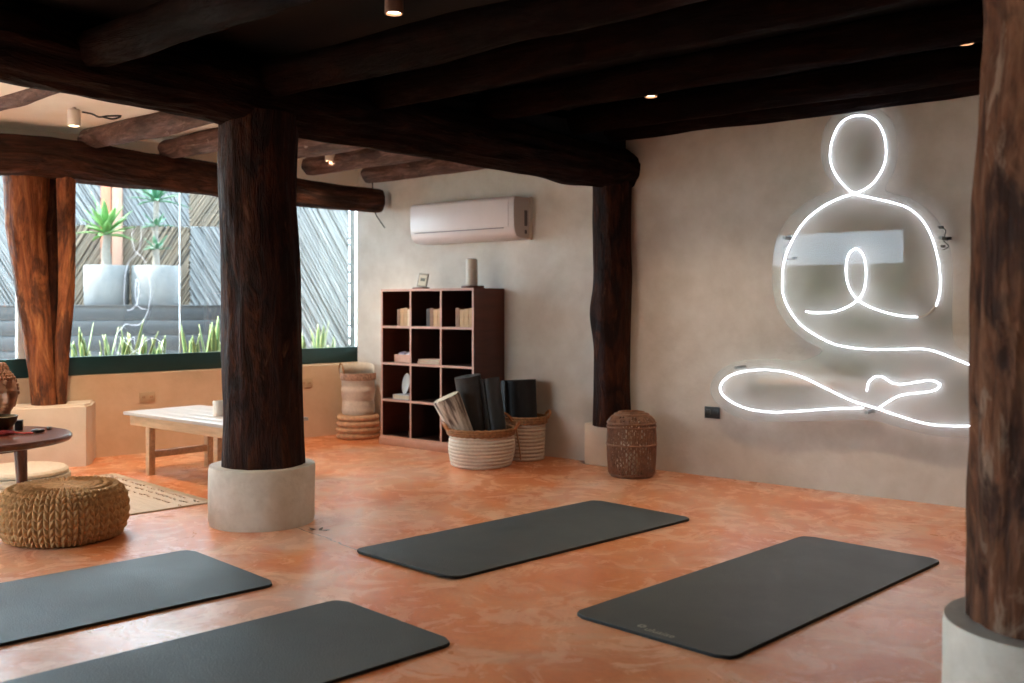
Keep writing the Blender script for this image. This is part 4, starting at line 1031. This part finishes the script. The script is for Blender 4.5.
# ---------------------------------------------------------------- low pine table by the window
TL, TW, TH = 1.25, .60, .42
tc = PF(123, 411.5, TH)
tb = thing('low_pine_table', 'long low whitewashed pine table below the window behind the middle column', 'table', (tc.x, tc.y, 0), RU)
for k in range(5):
    b = BM(); box(b, 0, TL, TW*k/5+.0015, TW*(k+1)/5-.0015, TH-.022, TH, .002); mk('top_board', b, M_PINETOP, tb)
b = BM(); box(b, .04, TL-.04, .03, .052, TH-.09, TH-.022, .002); mk('apron', b, M_PINE, tb)
b = BM(); box(b, .04, TL-.04, TW-.052, TW-.03, TH-.09, TH-.022, .002); mk('apron', b, M_PINE, tb)
for x in (.04, TL-.062):
    b = BM(); box(b, x, x+.022, .052, TW-.052, TH-.09, TH-.022, .002); mk('end_apron', b, M_PINE, tb)
LX = (.20, TL-.25)
for x in LX:
    for y in (.052, TW-.098):
        b = BM(); box(b, x, x+.046, y, y+.046, 0, TH-.022, .003); mk('leg', b, M_PINE, tb)
    b = BM(); box(b, x+.008, x+.038, .098, TW-.098, .115, .160, .002); mk('stretcher', b, M_PINE, tb)
cp = PF(219, 416, TH); b = BM(); lathe(b, [(.04,0), (.044,.004), (.046,.09), (.044,.098), (.040,.098), (.038,.02), (0,.02)], 40, cap=False)
o = mk('cup', b, plain('white_glazed_cup', (.72,.68,.62), .35, .04, 10, 0)); o.location = (cp.x, cp.y+.02, TH+.0005); tag(o, 'white cup on the low pine table next to the middle column', 'cup')

# little dry leaf patch by the column base
b = BM(); lf = PF(318, 531)
for k in range(5):
    a_ = k*1.3; p = Vector((.03*math.cos(a_), .02*math.sin(a_), .002)); vs = [b.verts.new(p+Vector((math.cos(a_+q)*.03*s_, math.sin(a_+q)*.03*s_, .006*s_+.002*k))) for q, s_ in ((0,1), (.6,.5), (PI,.6), (-.6,.5))]; b.faces.new(vs)
o = mk('dry_leaves', b, plain('dry_leaf', (.10,.07,.05), .8)); o.location = lf; sm = o.modifiers.new('t', 'SOLIDIFY'); sm.thickness = .0015; tag(o, 'few dry leaves on the floor at the foot of the middle column base', 'leaves', kind='stuff')

# ---------------------------------------------------------------- outside the window
b = BM(); box(b, -30, 30, -30, 40, -.30, -.14); o = struct('ground', b, M_PAVE)
b = BM(); box(b, uLb-2, UR+2, -6.4, -6.2, -.14, 1.9); o = struct('wall_blocker_garden', b, M_GREENOUT); place(o, (0,0,0), RU)  # unseen blocker, added to cut light from behind and dim the acrylic's reflection
b = BM(); box(b, -12, -4.3, 3.9, 4.1, -.14, 1.55); o = struct('wall_blocker_terrace', b, M_PLINTH); place(o, CORNER, RV)  # out of view, added to lower the glare on floor and mats
# planting bed just outside the sill
b = BM(); box(b, -3.5, .6, T, T+.95, -.14, .60); o = struct('trim_planting_bed', b, M_SOIL); place(o, CORNER, RV)
def cane_panel(x0, x1, z0, z1, sl, m, label, origin, rz, seed):
    """diagonal canes clipped to a rectangle; local x along, y depth"""
    rnd = random.Random(seed); b = BM(); lay = b.verts.layers.float_vector.new('grain')
    w_, h_ = x1-x0, z1-z0; k = sl
    pitch = .034; x = -abs(h_/k) if k else 0
    c0 = x0 - h_/abs(k); c1 = x1 + h_/abs(k); c = c0
    while c < c1:
        # line: x = c + (z-z0)/k
        seg = []
        zs = [z0, z1]
        def xat(z_): return c+(z_-z0)/k
        def zat(x_): return z0+(x_-c)*k
        cand = []
        for z_ in (z0, z1):
            if x0 <= xat(z_) <= x1: cand.append((xat(z_), z_))
        for x_ in (x0, x1):
            if z0 <= zat(x_) <= z1: cand.append((x_, zat(x_)))
        if len(cand) >= 2:
            a_, e_ = min(cand, key=lambda q: q[1]), max(cand, key=lambda q: q[1])
            if (Vector(a_)-Vector(e_)).length > .02:
                yo = rnd.uniform(-.008, .008); n0 = len(b.verts); r_ = rnd.uniform(.012, .020)
                tube(b, [(a_[0]+rnd.uniform(-.01,.01), yo, a_[1]), (e_[0]+rnd.uniform(-.01,.01), yo+rnd.uniform(-.006,.006), e_[1])], r_, 6); b.verts.ensure_lookup_table()
                sv = rnd.uniform(0, 50)
                for v_ in list(b.verts)[n0:]: v_[lay] = Vector((sv, 0, v_.co.z))
        c += rnd.uniform(.7, 1.3)*pitch
    tt = thing('cane_fence_panel', label, 'fence panel', origin, rz, 'cane fence panels outside the window')
    mk('canes', b, m, tt)
    b = BM(); box(b, x0, x1, .025, .045, z0, z1); mk('backing_board', b, M_BACKB, tt, False)
FE = PZ(100, 305, 11.6); FE.z = 0; fr = math.radians(12)
fx, fy = math.cos(fr), math.sin(fr)
def fxl(px):
    a = (px-CX)/F; return (a*FE.y - FE.x)/(fx - a*fy)
# two rows: boundary height
def fh(px, y): l = fxl(px); return CH+(HY-y)*(FE.y+fy*l)/F
zb = fh(150, 226)
XS = [fxl(-60), fxl(20), fxl(122), fxl(190), fxl(245)]
specs = [(0, -1.6, M_CANEW, M_CANEW), (1, -1.6, M_CANEW, M_CANET), (2, -1.6, M_CANEW, M_CANET), (3, 1.5, M_CANET, M_CANEW)]
for i, sl, mt, mb in specs:
    pos = ['at the far left', 'behind the left yucca', 'behind the second planter', 'just left of the middle column'][i]
    for (za, zc, m, s_, vert) in ((zb+.001, 3.15, mt, sl, 'upper'), (.0, zb-.001, mb, 1.7 if i in (1, 2) else -1.7, 'lower')):
        cn = 'whitewashed' if m is M_CANEW else 'tan'
        cane_panel(XS[i]+.001, XS[i+1]-.001, za, zc, s_, m, f'{cn} diagonal cane fence panel, {vert} row, {pos}', FE, fr, i*2+(vert == 'upper'))
# big grey-white panel right of the middle column, nearer
FR = PZ(330, 305, 10.6); FR.z = 0
def frl(px):
    a = (px-CX)/F; return (a*FR.y - FR.x)/(fx - a*fy)
cane_panel(frl(238), frl(349), 0.0, 2.7, -1.9, M_CANEW, 'tall whitewashed diagonal cane fence panel right of the middle column', FR, fr, 40)
b = BM(); l0 = frl(350); box(b, l0, l0+.05, -.03, .04, 0, 2.72); o = mk('fence_post', b, M_BLACK, None, False); o.location = FR; o.rotation_euler = (0,0,fr); tag(o, 'thin dark post at the right end of the cane fence', 'post')
b = BM(); box(b, l0+.06, l0+.7, .10, .16, 1.02, 2.7, .01); o = mk('garden_screen', b, M_PINK); o.location = FR; o.rotation_euler = (0,0,fr); tag(o, 'pink red panel beside the fence post seen at the window edge', 'panel')
b = BM(); box(b, l0+.06, l0+.7, .09, .17, 0, 1.01, .01); o = mk('low_board', b, M_GREENFR); o.location = FR; o.rotation_euler = (0,0,fr); tag(o, 'dark teal low board under the pink red panel', 'board')
# ledge of grey planks in front
LE = PZ(100, 305, 10.35); LE.z = 0
lt = thing('plank_ledge', 'long ledge faced with grey blue horizontal planks outside the window', 'ledge', LE, fr)
def lel(px):
    a = (px-CX)/F; return (a*LE.y - LE.x)/(fx - a*fy)
lx0, lx1 = lel(-80), lel(250)
for k in range(8):
    b = BM(); z0_ = 1.14-.158*(k+1); box(b, lx0, lx1, 0, .03, z0_+.014, z0_+.158, .004); mk('plank', b, M_PLANKG, lt)
M_PALELINE = plain('pale_plank_gap', (.05,.056,.066), .7, .1)
b = BM(); box(b, lx0, lx1, .012, .60, -.14, 1.135); mk('core', b, M_PALELINE, lt, False)
b = BM(); box(b, lx0, lx1, -.02, .62, 1.135, 1.15, .003); mk('cap_board', b, M_PLANKG, lt)
# planters and their plants
def blade(b, base, dirv, L_, wd, droop, lay=None, n=8):
    side = Vector((-dirv.y, dirv.x, 0)); side = side.normalized() if side.length > .01 else Vector((1,0,0)); P = []
    for i in range(n+1):
        t_ = i/n; p = base + dirv*L_*t_ + Vector((0,0,-droop*t_*t_*L_)); wv_ = wd*(.55+.9*t_-1.45*t_**3) if t_ < 1 else .001; wv_ = max(.001, wv_)
        c_ = [b.verts.new(p-side*wv_), b.verts.new(p+Vector((0,0,-wv_*.35))), b.verts.new(p+side*wv_)]
        if lay:
            for q, yv in zip(c_, (0, .5, 1)): q[lay] = Vector((t_, yv, 0))
        P.append(c_)
    for a_, c_ in zip(P, P[1:]):
        b.faces.new((a_[0], a_[1], c_[1], c_[0])); b.faces.new((a_[1], a_[2], c_[2], c_[1]))
def leafobj(name, b, m, parent):
    o = mk(name, b, m, parent); sm = o.modifiers.new('t', 'SOLIDIFY'); sm.thickness = .004; return o
def planter(px0, px1, label):
    xc = (px0+px1)/2; l = lel(xc); p = LE + Vector((fx*l, fy*l, 0)) + Vector((-fy*.28, fx*.28, 1.151)); r = (px1-px0)/2/F*p.y
    tt = thing('planter', label, 'planter', p, fr)
    hgt = .42
    b = BM(); lathe(b, [(0,.0), (r*.93,0), (r*.97,.02), (r,hgt*.5), (r*1.0,hgt-.01), (r*.98,hgt), (r*.88,hgt), (r*.88,hgt-.05), (0,hgt-.05)], 56, cap=False); mk('pot', b, M_CEMPOT, tt)
    b = BM(); lathe(b, [(r*.87,hgt-.045), (0,hgt-.03)], 40, cap=False); mk('soil', b, M_SOIL, tt)
    return p+Vector((0,0,hgt-.035)), r
p, r = planter(80, 123, 'round pale cement planter with the yucca, on the ledge at the left')
yk = thing('yucca', 'yucca with broad bright green leaves in the left cement planter', 'plant', p)
hh_ = CH+(HY-232)*p.y/F - p.z
b = log_bm([(0,0,0), (-.01,0,hh_*.5), (.005,0,hh_)], [.055,.045,.04], 5, n=20, step=.03); mk('trunk', b, M_TRUNK, yk)
b = BM(); rnd = random.Random(2)
for k in range(26):
    a_ = 2.4*k; el = .15+1.1*(k/26); d_ = Vector((math.cos(a_)*math.cos(el), math.sin(a_)*math.cos(el), math.sin(el)))
    blade(b, Vector((0,0,hh_-.04+.06*k/26)), d_, rnd.uniform(.24, .34)+.12*(k/26), .045, .35*(1-k/26))
leafobj('foliage', b, M_LEAF, yk)
p, r = planter(129, 176, 'round pale cement planter with the taller plant, nearer the middle column')
yk = thing('dragon_tree', 'tall thin-stemmed plant with deep green leaf tufts in the second planter', 'plant', p)
hh_ = CH+(HY-200)*p.y/F - p.z
b = log_bm([(0,0,0), (-.01,0,hh_*.5), (.005,0,hh_)], [.04,.03,.03], 6, n=20, step=.03); mk('stem', b, M_TRUNK, yk)
b = BM()
for cz, m_, ll in ((hh_*.28, 10, .20), (hh_*.62, 8, .20), (hh_*.98, 22, .34)):
    for k in range(m_):
        a_ = 2.4*k+cz*9; el = .1+1.2*(k/m_); d_ = Vector((math.cos(a_)*math.cos(el), math.sin(a_)*math.cos(el), math.sin(el)))
        blade(b, Vector((0,0,cz)), d_, ll*rnd.uniform(.8, 1.1), .030, .3*(1-k/m_))
leafobj('foliage', b, M_LEAFBLUE, yk)
# orange post and peach wall piece behind the left yucca
l = fxl(108); b = BM(); box(b, l-.06, l+.05, -.10, -.03, 0, 3.1, .01); o = mk('orange_post', b, M_TERRA); o.location = FE; o.rotation_euler = (0,0,fr); tag(o, 'orange wooden post behind the left planter', 'post')
b = BM(); box(b, l+.055, l+.17, -.09, -.03, 0, 3.1, .01); o = mk('peach_post', b, M_PEACH); o.location = FE; o.rotation_euler = (0,0,fr); tag(o, 'peach board next to the orange post behind the planters', 'board')
# snake plants in the bed
def bedpt(px, off=.35):
    o_ = CORNER + M*(T+off); a = (px-CX)/F; s = (a*o_.y - o_.x)/(V.x - a*V.y); return o_ + V*s
sp = [(80, 36, 5), (97, 18, 3), (112, 32, 4), (128, 40, 5), (142, 30, 4), (157, 24, 4), (193, 34, 5), (210, 42, 6), (226, 30, 4), (303, 26, 4), (318, 38, 4), (328, 22, 3)]
pos = ['closest to the forked column', 'second from the forked column', 'third from the forked column', 'tallest one left of the pane joint', 'just right of the tallest left of the pane joint', 'nearest the pane joint on its left', 'nearest the pane joint on its right', 'tallest one left of the middle column', 'touching the left outline of the middle column', 'touching the right outline of the middle column', 'tallest one right of the middle column', 'furthest right by the window corner']
for i, ((px, hp_, nl), ps) in enumerate(zip(sp, pos)):
    q = bedpt(px, .25+.12*(i % 3)); q.z = .60; rnd = random.Random(100+i)
    L_ = (CH+(HY-(360-hp_))*q.y/F) - .60
    b = BM(); lay = b.verts.layers.float_vector.new('grain')
    for k in range(nl+2):
        a_ = rnd.uniform(0, 2*PI); tl = rnd.uniform(.08, .45); d_ = Vector((math.cos(a_)*tl, math.sin(a_)*tl*.5, 1)).normalized()
        blade(b, Vector((rnd.uniform(-.05,.05), rnd.uniform(-.03,.03), 0)), d_, L_*(1.05 if k == 0 else rnd.uniform(.6, .98)), .030, 0, lay)
    o = leafobj('snake_plant', b, M_SNAKE, None); o.location = q; tag(o, f'yellow-edged snake plant outside the window, {ps}', 'plant', 'snake plants outside the window')
